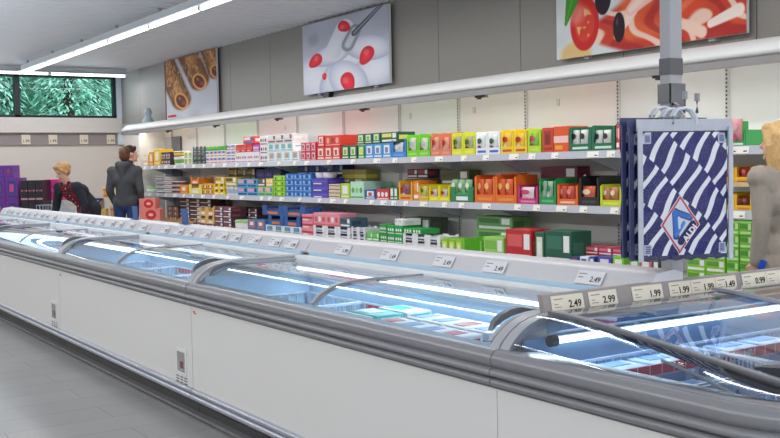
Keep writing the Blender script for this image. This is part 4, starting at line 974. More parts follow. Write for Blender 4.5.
def disp(s, u0, u1, vt, n, col, acc, label, pc, pa, pa2, plabel, np_=1, pv=None, depth=.24):
    y = YS+.03; block(s, u0, u1, vt, n, 1, 'display', col, acc, label, depth=depth)
    if pc:
        z = {1: S1, 2: S2}[s]+.006
        for k in range(n):
            a = u0+(u1-u0)*k/n; b_ = u0+(u1-u0)*(k+1)/n; q = (b_-a)*.13
            packs(a+q, b_-q, (pv or vt+4), y+.045, z, np_, pc, pa, pa2, plabel)
disp(1, 391.5, 406, 138.5, 1, (40, 126, 222), (80, 160, 240), 'open blue display carton with grey packs on the top shelf', (206, 208, 214), (226, 226, 230), (180, 184, 196), 'pale grey pack in the open blue display carton')
disp(1, 406.5, 430, 134, 2, (110, 214, 20), (150, 236, 60), 'lime green display carton right of the blue one', (206, 210, 204), (190, 196, 190), (150, 90, 60), 'pale pack inside a lime green display carton')
disp(1, 430.5, 451, 133, 2, (232, 120, 84), (240, 150, 120), 'salmon pink display carton right of the lime ones', (226, 160, 140), (190, 60, 50), (236, 232, 232), 'pale pink pouch inside a salmon display carton')
disp(1, 451.5, 475, 132.3, 2, (222, 230, 30), (236, 240, 70), 'yellow display carton left of the white packs', (166, 168, 140), (90, 110, 40), (140, 50, 40), 'green and grey pouch inside a yellow display carton')
disp(1, 475.5, 500, 131.3, 2, (238, 240, 242), (40, 100, 200), 'white display carton with a small blue mark', (214, 220, 222), (70, 96, 60), (150, 60, 60), 'silver pouch with green leaves in a white display carton')
disp(1, 500.5, 527, 129.3, 2, (246, 212, 20), (220, 60, 30), 'yellow display carton with a red mark on its lip', (236, 190, 60), (190, 40, 40), (230, 226, 200), 'golden pouch in a red marked yellow carton')
disp(1, 527.5, 541, 128.5, 1, (186, 224, 30), (200, 236, 60), 'lime yellow display carton left of the big orange one', (130, 190, 60), (220, 60, 120), (150, 80, 110), 'green pouch with pink picture in the lime yellow carton')
block(1, 542, 553, 127.5, 1, 1, 'window', (216, 60, 30), (170, 30, 30), 'red carton with dark picture joined left of the big orange carton', acc2=(120, 26, 26))
block(1, 553.3, 568.5, 126, 1, 1, 'stripe', (238, 76, 20), (250, 200, 190), 'big orange carton with a pale striped band on the top shelf', acc2=(250, 160, 30))
disp(1, 569, 615, 125.5, 2, (22, 104, 70), (200, 230, 214), 'big dark green display carton near the striped bags', (206, 210, 206), (40, 40, 44), (190, 190, 190), 'grey and black pouch in the big dark green carton', np_=2, pv=130)
block(1, 615.6, 619, 125, 1, 1, 'box', (206, 40, 50), (230, 120, 120), 'thin red carton against the last dark green one')
disp(1, 691, 726, 122, 2, (40, 160, 60), (160, 220, 160), 'green display tray of meat packs right of the pole', (214, 120, 130), (240, 220, 220), (190, 60, 80), 'pink sliced meat pack right of the pole', np_=2, pv=119)
disp(1, 727, 746, 130, 1, (40, 160, 70), (235, 235, 235), 'green tray with a meat pack nearest the grey jumper woman', (206, 130, 136), (230, 170, 170), (190, 60, 80), 'pink meat pack nearest the grey jumper woman', pv=119)
# --- middle shelf
t = block(2, 144.5, 151, 186.5, 2, 1, 'tub', (120, 210, 90), (160, 226, 130), 'light green tub at the left end of the middle shelf', 'tub')
block(2, 151.5, 158.5, 176.5, 1, 4, 'tub', (30, 30, 34), (240, 240, 238), 'black and white tub in the left stack of four', 'tub')
block(2, 159, 168, 177, 1, 4, 'tub', (150, 120, 90), (240, 240, 236), 'tan tub with white lid in the second stack of four', 'tub')
block(2, 168.5, 179, 181, 2, 3, 'tub', (170, 160, 160), (220, 214, 214), 'grey cup stacked three high on the middle shelf', 'tub', acc2=(120, 70, 60))
t = block(2, 179.5, 188, 185, 1, 1, 'window', (240, 120, 20), (250, 180, 60), 'orange carton left of the long yellow tray')
t = block(2, 188.5, 202, 184.3, 1, 1, 'crate', (246, 230, 90), (250, 244, 200), 'long yellow tray on the middle shelf', 'tray')
block(2, 190, 199, 177, 1, 1, 'crate', (240, 130, 20), (240, 170, 80), 'small orange tray on the long yellow tray', 'tray', base=t)
block(2, 202.5, 213, 183.5, 2, 2, 'dots', (240, 180, 40), (160, 70, 30), 'amber carton with round pictures stacked two high')
t = block(2, 213.5, 224, 184, 2, 2, 'crate', (246, 214, 30), (236, 120, 90), 'bright yellow tray stacked left of the white rolls', 'tray')
block(2, 215, 224, 177, 1, 1, 'box', (244, 206, 40), (200, 120, 30), 'yellow carton on top of the bright yellow trays', base=t)
t = block(2, 224.5, 236.5, 186, 3, 1, 'tub', (222, 224, 232), (240, 240, 244), 'white jar below the olive cartons', 'jar', acc2=(170, 180, 200))
block(2, 225, 236.5, 177, 1, 1, 'box', (206, 180, 40), (90, 76, 40), 'mustard carton on the white jars', base=t)
block(2, 228, 255, 168, 3, 1, 'box', (66, 60, 34), (190, 170, 40), 'dark olive carton along the back of the middle shelf', y=Y1+.25, base=S2+.19)
block(2, 228, 255, 177, 3, 1, 'box', (76, 60, 40), (130, 110, 40), 'brown carton under the olive cartons at the back', y=Y1+.25, base=S2)
t = block(2, 237, 257, 179, 2, 2, 'box', (70, 170, 226), (240, 150, 190), 'pink and blue carton stacked two high on the middle shelf', acc2=(30, 50, 90))
t = block(2, 257.5, 272.5, 186.5, 2, 1, 'box', (150, 214, 50), (240, 170, 200), 'low lime carton in front of the brown one', acc2=(60, 120, 200))
block(2, 257.5, 265, 178.5, 1, 1, 'box', (110, 50, 50), (60, 90, 90), 'brown carton on a lime carton', base=t)
block(2, 265.5, 272.5, 178.5, 1, 1, 'box', (244, 200, 90), (250, 230, 140), 'pale yellow carton on a lime carton', base=t)
block(2, 256, 281, 169, 3, 1, 'dots', (34, 70, 140), (190, 60, 130), 'blue carton with pink end along the back of the middle shelf', y=Y1+.25, base=S2+.19, acc2=(60, 150, 210))
block(2, 256, 281, 177, 3, 1, 'box', (50, 60, 90), (90, 110, 150), 'slate carton holding up the blue and pink cartons', y=Y1+.25, base=S2)
block(2, 273, 284.5, 175.5, 1, 4, 'dots', (150, 222, 20), (50, 110, 20), 'bright lime carton stacked four high', acc2=(220, 240, 120))
block(2, 285, 311, 173.5, 3, 4, 'dots', (26, 104, 206), (150, 200, 240), 'bright blue carton stacked four high', acc2=(20, 50, 140))
block(2, 297, 343, 165, 4, 3, 'box', (18, 34, 96), (36, 70, 160), 'navy carton in the tall pile at the back of the middle shelf', y=Y1+.25, depth=.18)
t = block(2, 311.5, 327.5, 178.3, 1, 3, 'stripe', (66, 50, 176), (90, 70, 200), 'violet carton stacked three high')
block(2, 312, 327, 172.5, 2, 1, 'tub', (222, 222, 228), (240, 240, 244), 'silver tub on top of the violet cartons', 'tub', base=t)
block(2, 328.3, 339.5, 184, 1, 4, 'stripe', (222, 206, 170), (130, 80, 40), 'thin beige carton with brown middle stacked four high', depth=.15)
block(2, 340.2, 349.5, 183.3, 1, 1, 'window', (170, 216, 30), (240, 244, 220), 'lime and white carton beside the mint one')
block(2, 350, 363.5, 181.5, 1, 1, 'dots', (186, 232, 206), (80, 170, 60), 'mint green carton with apples', acc2=(140, 210, 100))
block(2, 364.5, 379, 181.5, 1, 1, 'box', (170, 226, 190), (140, 206, 160), 'mint box set back behind the navy and white carton', y=Y1+.23)
block(2, 341.5, 366, 169, 2, 2, 'stripe', (150, 130, 60), (206, 196, 60), 'olive gold carton standing at the back above the lime one', y=Y1+.24, depth=.2)
block(2, 364.5, 375.5, 189.7, 1, 1, 'window', (30, 60, 150), (240, 240, 244), 'navy and white carton left of the red oval one', acc2=(200, 60, 60), depth=.18)
block(2, 376, 389, 189, 1, 1, 'dots', (216, 34, 44), (246, 240, 236), 'red carton with a white oval on the middle shelf', acc2=(246, 240, 236), depth=.18)
block(2, 389.5, 397.5, 186.7, 2, 1, 'window', (40, 110, 60), (236, 240, 226), 'small green and white carton before the yellow and orange displays')
disp(2, 398.5, 412.5, 180.5, 1, (248, 176, 20), (220, 60, 40), 'amber display carton of purple packs', (130, 80, 110), (180, 60, 60), (220, 190, 200), 'purple pack in the amber display carton')
block(2, 413, 418.5, 181, 1, 1, 'box', (244, 120, 20), (250, 150, 60), 'narrow orange carton beside the amber display')
disp(2, 419, 428.5, 184.5, 1, (240, 200, 30), (230, 160, 60), 'small yellow display with green packs', (214, 210, 110), (60, 130, 60), (220, 220, 200), 'green and yellow packet in the small yellow display', pv=186)
disp(2, 429, 449.5, 185, 2, (244, 226, 10), (250, 240, 80), 'bright yellow display carton left of the green tray', (206, 200, 190), (190, 40, 50), (240, 240, 230), 'white and red packet in a bright yellow display')
block(2, 407, 428, 169, 2, 1, 'box', (60, 46, 50), (170, 30, 50), 'dark carton with red end lying at the back', y=Y1+.25, base=S2+.22, depth=.15)
block(2, 405, 429, 179, 2, 1, 'box', (110, 90, 60), (90, 70, 40), 'brown carton carrying the dark and red carton', y=Y1+.25, depth=.15)
block(2, 440, 469, 170, 1, 2, 'box', (78, 84, 40), (60, 66, 30), 'large olive carton stacked behind the green tray', y=Y1+.25, depth=.16)
block(2, 450, 473.5, 187, 1, 1, 'crate', (26, 130, 70), (60, 170, 100), 'green tray of rounded bread packs', 'tray', depth=.2)
packs(452, 473, 179.5, Y1+.05, S2+.03, 3, (120, 180, 120), (236, 236, 226), (40, 120, 70), 'rounded green and white pack in the green tray')
disp(2, 474.5, 516.5, 175, 2, (244, 104, 14), (250, 140, 50), 'large orange display carton of orange pouches', (236, 90, 40), (250, 200, 90), (196, 40, 30), 'orange pouch with yellow picture', np_=2, pv=179)
block(2, 500, 517, 173, 1, 1, 'box', (250, 110, 20), (250, 140, 60), 'orange box at the back between orange and magenta displays', y=Y1+.26, depth=.12)
disp(2, 517.5, 538, 185, 1, (206, 30, 110), (236, 130, 180), 'magenta display carton with a white pack', (232, 220, 226), (214, 60, 110), (240, 160, 180), 'white and pink pack in the magenta display', pv=187)
disp(2, 539, 556, 178.5, 1, (20, 150, 70), (80, 190, 120), 'bright green display carton between magenta and orange', (150, 190, 160), (40, 130, 70), (214, 214, 206), 'green and grey pack in the bright green display', np_=2, pv=181)
block(2, 540, 577, 166.5, 1, 2, 'box', (112, 16, 44), (96, 10, 36), 'long dark red carton stacked at the back behind the green display', y=Y1+.25, depth=.18)
disp(2, 557, 578, 183.8, 1, (242, 96, 24), (250, 200, 160), 'orange display carton left of the black one', (206, 70, 50), (240, 140, 120), (170, 30, 30), 'red pouch in the orange display left of the black one', np_=2, pv=186)
disp(2, 579, 599, 176, 1, (26, 26, 28), (60, 60, 60), 'black display carton with a white inner flap', (226, 90, 50), (240, 220, 180), (190, 40, 30), 'orange and white packet in the black display', pv=186)
bm = B(); xa, xb = sx(580, Y1+.12, 180), sx(590, Y1+.12, 190); prism(bm, [(xa, S2+.01), (xb, S2+.01), (xb, S2+.19), ((xa+xb)/2, S2+.25), (xa, S2+.21)], 'y', Y1+.12, Y1+.125)
tag(obj('carton_flap', bm, K(232, 232, 234)), 'white cardboard flap standing inside the black display carton', 'flap')
disp(2, 600, 622, 184.5, 1, (200, 222, 20), (226, 240, 80), 'lime yellow display carton beside the striped bags', (206, 120, 70), (226, 226, 190), (170, 50, 40), 'bread pack in the lime yellow display', np_=2, pv=187)
block(2, 602, 621, 176.5, 1, 1, 'box', (24, 24, 28), (50, 50, 56), 'black box behind the lime yellow display', y=Y1+.26, depth=.12)
# bay right of the pole
disp(2, 718, 752, 193, 2, (246, 190, 20), (236, 120, 30), 'yellow tray of dark packs below the beech board', (120, 60, 40), (200, 60, 50), (90, 40, 30), 'dark packet below the beech board', np_=2, pv=196)
y = YS+.05
def extra(u0, u1, vt, z, n, style, col, acc, label, np_=0, pc=None):
    p0, p1 = sx(u0, y, vt), sx(u1, y, vt); w_ = (p1-p0)/n; h = sz((u0+u1)/2, vt, y)-z
    p = proto(style, 'display_carton' if style == 'display' else 'product_box', label, 'box', label if n > 1 else None, w_, .24, h, col, acc, (240, 240, 240))
    for i in range(n):
        o = p if i == 0 else copy_tree(p); o.location = (p0+w_*(i+.5), y+.13, z)
extra(716, 752, 166, 1.246, 2, 'display', (246, 190, 20), (230, 150, 30), 'yellow display carton of red packs on the beech board')
packs(718, 750, 167, y+.06, 1.252, 4, (200, 40, 40), (236, 120, 90), (150, 20, 30), 'red pouch in the yellow display on the beech board')
# --- bottom shelf
Y3 = 5.53
t = block(3, 152, 182, 219, 4, 1, 'crate', (206, 160, 100), (220, 180, 110), 'kraft tray along the bottom shelf, left end', 'tray')
block(3, 167, 178, 206, 2, 4, 'dots', (110, 70, 60), (180, 130, 90), 'brown carton stacked on the bottom shelf behind the kraft trays', y=Y3+.25)
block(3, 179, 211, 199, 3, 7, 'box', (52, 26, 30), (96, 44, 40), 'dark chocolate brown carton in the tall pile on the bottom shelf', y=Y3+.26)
t = block(3, 193, 214, 223.5, 3, 1, 'box', (44, 26, 70), (190, 40, 90), 'purple and pink carton under the tan crates')
t = block(3, 199, 214, 207, 2, 2, 'crate', (226, 180, 90), (196, 140, 60), 'tan crate stacked two high on the bottom shelf', 'tray', base=t)
t = block(3, 214.5, 231, 207, 2, 5, 'box', (72, 30, 48), (140, 50, 70), 'maroon carton stacked on the bottom shelf')
t = block(3, 223.5, 246, 223, 3, 1, 'tub', (236, 238, 230), (130, 190, 110), 'white and green tub on the bottom shelf', 'tub', y=Y3-.05) if False else t
t = block(3, 231.5, 247, 220, 2, 1, 'tub', (236, 238, 230), (150, 200, 130), 'white tub with green lid on the bottom shelf', 'tub')
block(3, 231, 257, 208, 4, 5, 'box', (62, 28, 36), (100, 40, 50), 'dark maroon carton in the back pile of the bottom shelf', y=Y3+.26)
t = block(3, 247.5, 265, 220, 2, 2, 'window', (40, 110, 180), (240, 120, 50), 'blue and orange carton on the bottom shelf')
t = block(3, 265.5, 301, 226, 4, 2, 'window', (232, 236, 242), (60, 130, 206), 'white and blue carton under the big blue trays', acc2=(90, 170, 90))
for k, (a_, b_, vb) in enumerate(((268, 300, 216), (262, 305, 206))):
    t = block(3, a_, b_, vb, 2, 1, 'tub' if False else 'crate', (24, 80, 160), (30, 60, 110), ['wide blue tray of orange tubs, lower tier', 'wide blue tray of orange tubs, upper tier'][k], 'tray', base=t, acc2=(226, 110, 50))
t = block(3, 301.5, 312.5, 214, 1, 4, 'stripe', (240, 130, 150), (200, 30, 50), 'pink and red carton at the left of the pink pile')
t = block(3, 313, 350, 226.5, 3, 3, 'crate', (232, 232, 238), (206, 210, 222), 'white flat tray under the wide pink cartons', 'tray', acc2=(110, 120, 160))
block(3, 313, 339, 213, 2, 1, 'dots', (240, 140, 160), (226, 80, 60), 'wide pink carton on the white flat trays', base=t)
block(3, 339.5, 350, 218, 1, 1, 'box', (60, 90, 110), (40, 60, 80), 'slate blue carton beside the wide pink cartons', base=t)
t = block(3, 351, 365, 227, 2, 3, 'crate', (226, 228, 234), (170, 175, 190), 'small white tray with navy marks stacked three high', 'tray', acc2=(30, 40, 90))
t = block(3, 366, 379, 232.5, 2, 2, 'box', (60, 190, 50), (100, 210, 80), 'green carton low on the bottom shelf')
block(3, 379.5, 386.5, 224, 1, 3, 'dots', (30, 150, 60), (240, 240, 230), 'narrow dark green carton beside the big green pile')
t = block(3, 387, 402, 225.5, 2, 3, 'dots', (20, 160, 60), (240, 250, 240), 'bright green carton in the pile of three tiers')
block(3, 394, 402.5, 219, 2, 1, 'box', (232, 232, 234), (210, 212, 216), 'white carton on the bright green pile', base=t)
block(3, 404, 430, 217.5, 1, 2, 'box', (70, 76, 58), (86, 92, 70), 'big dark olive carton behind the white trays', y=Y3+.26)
t = block(3, 402.5, 440, 234.5, 3, 3, 'crate', (234, 234, 236), (214, 216, 220), 'white flat tray right of the bright green pile', 'tray', acc2=(60, 70, 130))
block(3, 403, 421, 228.5, 2, 1, 'dots', (24, 160, 64), (240, 250, 240), 'bright green carton lying on the white flat trays', base=t)
block(3, 441, 462, 239, 3, 1, 'window', (130, 200, 30), (220, 230, 60), 'low lime carton beside the tall pale green carton')
t = block(3, 462.5, 482, 239, 1, 1, 'display', (110, 200, 50), (150, 220, 90), 'open green display carton on the bottom shelf')
block(3, 483, 503, 237, 1, 1, 'box', (150, 216, 90), (120, 190, 60), 'large pale green carton on the bottom shelf')
block(3, 476, 512, 216.5, 1, 3, 'box', (96, 160, 84), (60, 110, 50), 'long mossy green carton stacked behind the pale green one', y=Y3+.26)
block(3, 470, 499.5, 246, 3, 1, 'window', (240, 220, 30), (216, 50, 50), 'small yellow and red carton in front on the bottom shelf', y=5.42, base=.48) if False else None
t = block(3, 505, 531, 229.5, 1, 1, 'box', (196, 20, 30), (226, 80, 80), 'big red carton leaning back on the bottom shelf')
block(3, 534.5, 544, 232, 1, 1, 'window', (20, 90, 66), (226, 226, 206), 'dark green carton end with picture on the bottom shelf')
block(3, 544.3, 571, 231, 1, 1, 'box', (18, 84, 60), (40, 110, 84), 'long dark green carton side by side with its pictured twin')
t = block(3, 572, 626, 247, 4, 3, 'box', (190, 20, 46), (226, 120, 140), 'red carton in the low pile left of the striped bags', y=Y3+.16)
block(3, 686, 725, 246, 2, 3, 'box', (130, 206, 40), (90, 160, 30), 'big lime green carton on the bottom shelf right of the pole')
block(3, 726, 752, 222, 2, 5, 'box', (100, 196, 40), (70, 150, 30), 'lime green carton in the tall pile beside the grey jumper woman', acc2=(200, 230, 150))
cols = [((26, 46, 120), (200, 60, 60), 570, 579, 'navy and red'), ((236, 238, 242), (60, 90, 190), 579.5, 588, 'white and blue'), ((30, 60, 150), (240, 240, 250), 588.5, 594, 'royal blue'), ((70, 60, 160), (220, 220, 240), 597, 611, 'violet'), ((110, 200, 40), (240, 240, 200), 612, 624, 'lime')]
for ca, cb, ua, ub, nm_ in cols:
    block(3, ua, ub, 256.5, 1, 1, 'window', ca, cb, 'small '+nm_+' carton at the front of the bottom shelf before the red pile', depth=.14, y=5.50)
for ua, ub, nm_, ca in ((640, 651, 'salmon', (226, 110, 110)), (629, 639.5, 'leafy green', (120, 190, 70)), (652, 659, 'charcoal', (50, 46, 50))):
    block(3, ua, ub, 259, 1, 1, 'window', ca, (236, 236, 230), 'small '+nm_+' carton on the bottom shelf just left of the pole', depth=.14, y=5.50)


def pile(u0, u1, v0, depth_, n, m, d, col, acc, acc2, label, cat='box', style='dots', zb=.62, rz=None, name='product_box'):
    a = at_depth(u0, v0, depth_); b = at_depth(u1, v0, depth_); z1 = a[2]; w_ = float(np.hypot(*(b-a)[:2]))/n; h = (z1-zb)/m; rz = math.atan2(b[1]-a[1], b[0]-a[0])
    p = proto(style, name, label, cat, label if n*m > 1 else None, w_, d, h, col, acc, acc2); first = True
    for j in range(m):
        for i in range(n):
            o = p if first else copy_tree(p); first = False; t_ = (i+.5)/n; o.location = (a[0]+(b[0]-a[0])*t_-math.sin(rz)*d/2, a[1]+(b[1]-a[1])*t_+math.cos(rz)*d/2, zb+h*j); o.rotation_euler.z = rz
    c_ = (a+b)/2; return (c_[0]-math.sin(rz)*d/2, c_[1]+math.cos(rz)*d/2, rz, w_*n, d)
def stand(fp, z, label, col=(120, 110, 110)):
    x, y, r, w_, d = fp; t = thing('display_stand', label, 'stand', (x, y, 0), r)
    bm = B(); box(bm, -w_/2, w_/2, -d/2, d/2, z-.03, z); box(bm, -w_/2, w_/2, -d/2+.03, d/2-.03, .12, z-.03); obj('stand_body', bm, K(*col), t)
    bm = B()
    for sx_ in (-1, 1):
        for sy_ in (-1, 1): box(bm, sx_*(w_/2-.06)-.04, sx_*(w_/2-.06)+.04, sy_*(d/2-.06)-.04, sy_*(d/2-.06)+.04, 0, .12)
    obj('feet', bm, DARK, t)
PUR = (110, 30, 150)
fp = pile(-22, 18, 178.5, 16.5, 3, 2, .4, PUR, (40, 50, 130), (206, 60, 150), 'purple drinks carton stacked at the left edge before the end wall', style='window')
stand(fp, .619, 'purple covered stand under the purple cartons', (84, 30, 110))
pile(-6, 13, 165.5, 16.5, 2, 1, .3, (116, 30, 160), (30, 60, 150), (200, 30, 60), 'purple and blue carton on top of the purple pile', zb=at_depth(0, 178.5, 16.5)[2]+.001, style='window')
fp = pile(20, 42.5, 180.5, 16.4, 3, 2, .4, (26, 20, 30), (190, 130, 150), (170, 60, 60), 'black carton with round pink picture beside the purple pile')
stand(fp, .619, 'dark stand under the black cartons', (40, 34, 40))
fp = pile(43.5, 62, 179.5, 16.8, 1, 1, .35, (214, 20, 130), (226, 50, 150), (230, 70, 160), 'large magenta carton behind the shopping trolley', zb=.95)
stand(fp, .949, 'white stand under the magenta carton', (210, 210, 214))
# trolley
tc_ = at_depth(66, 205, 15.2); tr = thing('shopping_trolley', 'pale wire shopping trolley beside the bending woman', 'trolley', (tc_[0], tc_[1], 0), facing(-.9, .3))
TW = rgb('trolley_wire', 190, 200, 216, rough=.3, metal=.3); bm = B(); w_ = .004
for z, a_ in ((.55, .19), (.65, .205), (.75, .22), (.85, .235), (.93, .25)):
    for s in (-1, 1): box(bm, s*a_-w_, s*a_+w_, -.36, .34, z-w_, z+w_)
    for yy in (-.36, .34): box(bm, -a_, a_, yy-w_, yy+w_, z-w_, z+w_)
for k_ in range(12):
    yy = -.36+.7*k_/11
    for s in (-1, 1): tube(bm, [(s*.19, yy, .55), (s*.25, yy, .93)], .004, 5)
    box(bm, -.19, .19, yy-w_, yy+w_, .55-w_, .55+w_)
for k_ in range(8):
    xx = -.19+.38*k_/7
    for yy in (-.36, .34): tube(bm, [(xx, yy, .55), (xx*1.3, yy, .93)], .004, 5)
obj('wire_body', bm, TW, tr)
bm = B(); tube(bm, [(-.25, -.36, .93), (-.25, -.46, 1.0), (.25, -.46, 1.0), (.25, -.36, .93)], .014, 8); obj('handle', bm, rgb('trolley_blue', 40, 70, 150), tr)
bm = B()
for s in (-1, 1): tube(bm, [(s*.2, -.34, .55), (s*.22, -.3, .15), (s*.24, .3, .12)], .012, 8)
obj('frame', bm, TW, tr)
for s in (-1, 1):
    for yy in (-.3, .28):
        bm = B(); bmesh.ops.create_cone(bm, cap_ends=True, segments=16, radius1=.06, radius2=.06, depth=.03, matrix=Matrix.Translation((s*.23, yy, .061))@Matrix.Rotation(PI/2, 4, 'Y')); obj('wheel', bm, DARK, tr)
for k_, (c1, lb) in enumerate((((236, 236, 240), 'white bag of goods lying in the trolley'), ((230, 120, 160), 'pink packet standing in the trolley'))):
    g_ = proto('pouch', 'shopping_item', lb, 'packet', None, .22, .10, .24, c1, (120, 150, 210), (200, 80, 120)); g_.location = (tc_[0]+(.0, .06)[k_], tc_[1]+(.12, -.14)[k_], .561); g_.rotation_euler.z = facing(0, 1)
# coral cartons with red disc behind the man
CORAL = (240, 130, 120)
a = at_depth(139.5, 220, 14.9); b = at_depth(160, 220, 14.9); rzc = math.atan2(b[1]-a[1], b[0]-a[0]); wd = float(np.hypot(*(b-a)[:2]))
zt = at_depth(148, 209, 14.9)[2]; zt2 = at_depth(148, 198.5, 14.9)[2]; z0c = zt-.17
fpc = ((a[0]+b[0])/2-math.sin(rzc)*.15, (a[1]+b[1])/2+math.cos(rzc)*.15, rzc, wd, .3)
stand(fpc, z0c-.001, 'pale stand under the coral cartons', (200, 196, 190))
def coral(z, h, w_, off, label):
    t = thing('product_box', label, 'box', (fpc[0]+off*math.cos(rzc), fpc[1]+off*math.sin(rzc), z), rzc); bm = B(); box(bm, -w_/2, w_/2, -.15, .15, 0, h-.001); obj('box_body', bm, K(*CORAL), t)
    bm = B(); r_ = h*.42; bm.faces.new([bm.verts.new((.02+r_*1.1*math.cos(q_*PI/10), -.1515, h/2+r_*math.sin(q_*PI/10))) for q_ in range(20)])
    bm.faces.new([bm.verts.new((.02+r_*.5*math.cos(q_*PI/10), -.1525, h/2+r_*.3*math.sin(q_*PI/10))) for q_ in range(20)]).material_index = 1
    obj('disc_print', bm, [K(222, 30, 30), K(250, 190, 180)], t)
coral(z0c, .17, wd, 0, 'coral carton with a red disc, lower of the pair right of the man')
coral(zt+.001, zt2-zt, wd*.78, -.03, 'coral carton with a red disc, upper of the pair right of the man')
# low rack of orange jars left of the man
ra = at_depth(98, 200, 15.6); rb = at_depth(116, 200, 15.6); rr = math.atan2(rb[1]-ra[1], rb[0]-ra[0]); rw = float(np.hypot(*(rb-ra)[:2]))
rk = thing('display_rack', 'beige two-tier rack of orange jars left of the man', 'rack', ((ra[0]+rb[0])/2-math.sin(rr)*.15, (ra[1]+rb[1])/2+math.cos(rr)*.15, 0), rr)
zr = at_depth(104, 197, 15.6)[2]; bm = B(); box(bm, -rw/2, rw/2, -.15, .15, zr-.02, zr); box(bm, -rw/2, rw/2, -.15, .15, zr-.36, zr-.34); box(bm, -rw/2, rw/2, -.15, .15, .1, .14); obj('tier', bm, K(230, 206, 170), rk)
bm = B()
for s in (-1, 1): box(bm, s*rw/2-.012, s*rw/2+.012, -.15, .15, 0, zr+.0)
obj('side_panel', bm, K(216, 200, 176), rk)
def onrack(dx, dz, w_, h, col, style, label, cat='jar'):
    g_ = proto(style, 'glass_jar' if style == 'tub' else 'product_box', label, cat, None, w_, .1, h, col, (240, 200, 120), (250, 180, 80)); g_.location = (rk.location.x+dx*math.cos(rr)+.10*math.sin(rr), rk.location.y+dx*math.sin(rr)-.10*math.cos(rr), dz+.001); g_.rotation_euler.z = rr
onrack(-.03, zr, .1, .15, (236, 110, 40), 'tub', 'orange jar on top of the beige rack, left one'); onrack(.07, zr, .08, .16, (224, 90, 30), 'tub', 'orange jar on top of the beige rack, nearest the man')
onrack(-.06, zr-.34, .1, .16, (230, 200, 60), 'window', 'yellow box on the lower tier of the beige rack', 'box'); onrack(.08, zr-.34, .1, .20, (236, 110, 50), 'tub', 'tall orange jar on the lower tier of the beige rack')
# blue cards standing on the freezer rail
for u, v0, v1, lb in ((133.5, 206.5, 223, 'upright blue card on the freezer rail in front of the man'), (183, 209, 228, 'upright blue card on the freezer rail before the kraft trays')):
    x = sx(u, 3.0, v1); zt_ = sz(u, v0, 3.0); bm = B(); prism(bm, [(-.035, .978-.978), (.035, 0), (.03, zt_-.978), (-.045, zt_-.978)], 'y', -.004, .004); box(bm, -.05, .05, -.02, .02, 0, .006)
    o = obj('blue_card', bm, rgb('card_blue', 44, 92, 160, rough=.4), None, (x, 3.02, .978)); o.scale.x = 1.6; tag(o, lb, 'card')
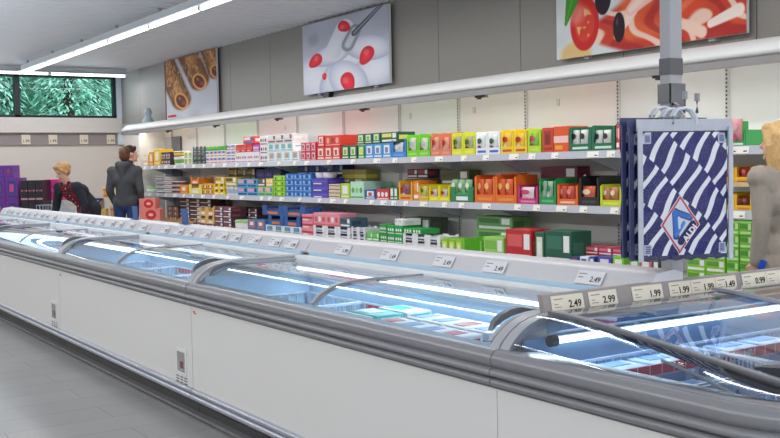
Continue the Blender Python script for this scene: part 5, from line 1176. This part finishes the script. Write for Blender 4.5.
# ---------------------------------------------------------------- trees outside the window
LM = bpy.data.materials.new('conifer_leaf'); LM.use_nodes = True; nt = LM.node_tree; b_ = nt.nodes['Principled BSDF']
oi = nt.nodes.new('ShaderNodeVertexColor'); oi.layer_name = 'paint'; nt.links.new(oi.outputs[0], b_.inputs['Base Color']); b_.inputs['Roughness'].default_value = .6
def conifer(x, y, H, R_, label, seed):
    r = np.random.default_rng(seed); n = 9000; t = thing('conifer_tree', label, 'tree', (x, y, 0))
    z = .3+(H-.3)*r.random(n)**.9; rad = R_*(1-(z/H)*.75)*(.45+.55*r.random(n)**.4); a = r.random(n)*2*PI
    br = np.floor(z*2.6+np.sin(a*3+seed)*.6); z = z-.25*(rad/R_)+.10*np.sin(a*9+br); px, py = rad*np.cos(a), rad*np.sin(a)
    co = []; fc = []; col = []
    for i in range(n):
        c_ = Vector((px[i], py[i], z[i])); out = Vector((math.cos(a[i]), math.sin(a[i]), -.7+.5*r.random())).normalized(); side = out.cross(Vector((0, 0, 1))).normalized(); ln = .12+.16*r.random(); wd_ = .014+.02*r.random()
        tl = Vector(r.normal(0, .25, 3)); out = (out+tl).normalized()
        k_ = len(co); co += [c_-side*wd_*.3, c_+out*ln*.5-side*wd_, c_+out*ln, c_+out*ln*.5+side*wd_]; fc.append((k_, k_+1, k_+2, k_+3))
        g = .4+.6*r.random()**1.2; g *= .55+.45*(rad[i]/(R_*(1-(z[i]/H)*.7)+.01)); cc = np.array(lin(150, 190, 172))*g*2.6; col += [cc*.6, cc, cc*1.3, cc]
    me = bpy.data.meshes.new('foliage'); me.from_pydata([tuple(v) for v in co], [], fc); at = me.color_attributes.new('paint', 'FLOAT_COLOR', 'POINT')
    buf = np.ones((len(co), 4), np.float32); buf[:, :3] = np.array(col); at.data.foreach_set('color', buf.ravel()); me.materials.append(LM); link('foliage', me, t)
    bm = B(); lathe(bm, [(.16, 0), (.13, H*.4), (.03, H*.95)], n=10); obj('trunk', bm, rgb('bark', 70, 56, 46, rough=.9), t)
for i, (x, y, H, R_, lb) in enumerate(((-21.6, 6.1, 5.6, 1.35, 'blue-green conifer outside, at the right end of the window'), (-22.0, 4.6, 6.2, 1.5, 'dense conifer outside behind the right window pane'), (-21.8, 3.0, 5.8, 1.5, 'conifer outside behind the left window pane'), (-23.6, 5.4, 6.6, 1.6, 'conifer outside standing farther back between the nearer two'), (-23.8, 7.4, 6.0, 1.6, 'conifer outside at the rear right'), (-23.8, 3.8, 6.4, 1.6, 'conifer outside at the rear left'))):
    conifer(x, y, H, R_, lb, 11+i)
bm = B(); box(bm, -26.2, -25.2, -4, 12, 0, 5.5); bmesh.ops.subdivide_edges(bm, edges=bm.edges[:], cuts=14, use_grid_fill=True)
for v_ in bm.verts: v_.co += Vector(rng.normal(0, .14, 3))
tag(obj('hedge', bm, rgb('hedge_green', 52, 84, 70, rough=.9, var=.5, scale=3, bump=1.)), 'tall dark green hedge far behind the conifers outside', 'hedge')
bm = B(); box(bm, -40, XW-.3, -15, 20, -.12, -.02); struct('ground', bm, rgb('grass_ground', 60, 84, 46, rough=.9, var=.3))

# ---------------------------------------------------------------- world and camera
w = bpy.data.worlds.new('world'); bpy.context.scene.world = w; w.use_nodes = True
bg = w.node_tree.nodes['Background']; bg.inputs[0].default_value = (.84, .92, 1, 1); bg.inputs[1].default_value = 2.2
cam = bpy.data.cameras.new('camera'); co = bpy.data.objects.new('camera', cam); C.objects.link(co)
cam.sensor_width = 36; cam.lens = 36*F/780; cam.clip_start = .05; cam.clip_end = 200
M = Matrix([list(RW[i]) for i in range(3)]).to_4x4(); M.translation = Vector(EYE); co.matrix_world = M
bpy.context.scene.camera = co
sc = bpy.context.scene; sc.view_settings.view_transform = 'Standard'; sc.view_settings.look = 'None'; sc.view_settings.exposure = 0
sc.cycles.max_bounces = 8; sc.cycles.transparent_max_bounces = 16; sc.cycles.sample_clamp_indirect = 6; sc.cycles.use_denoising = True
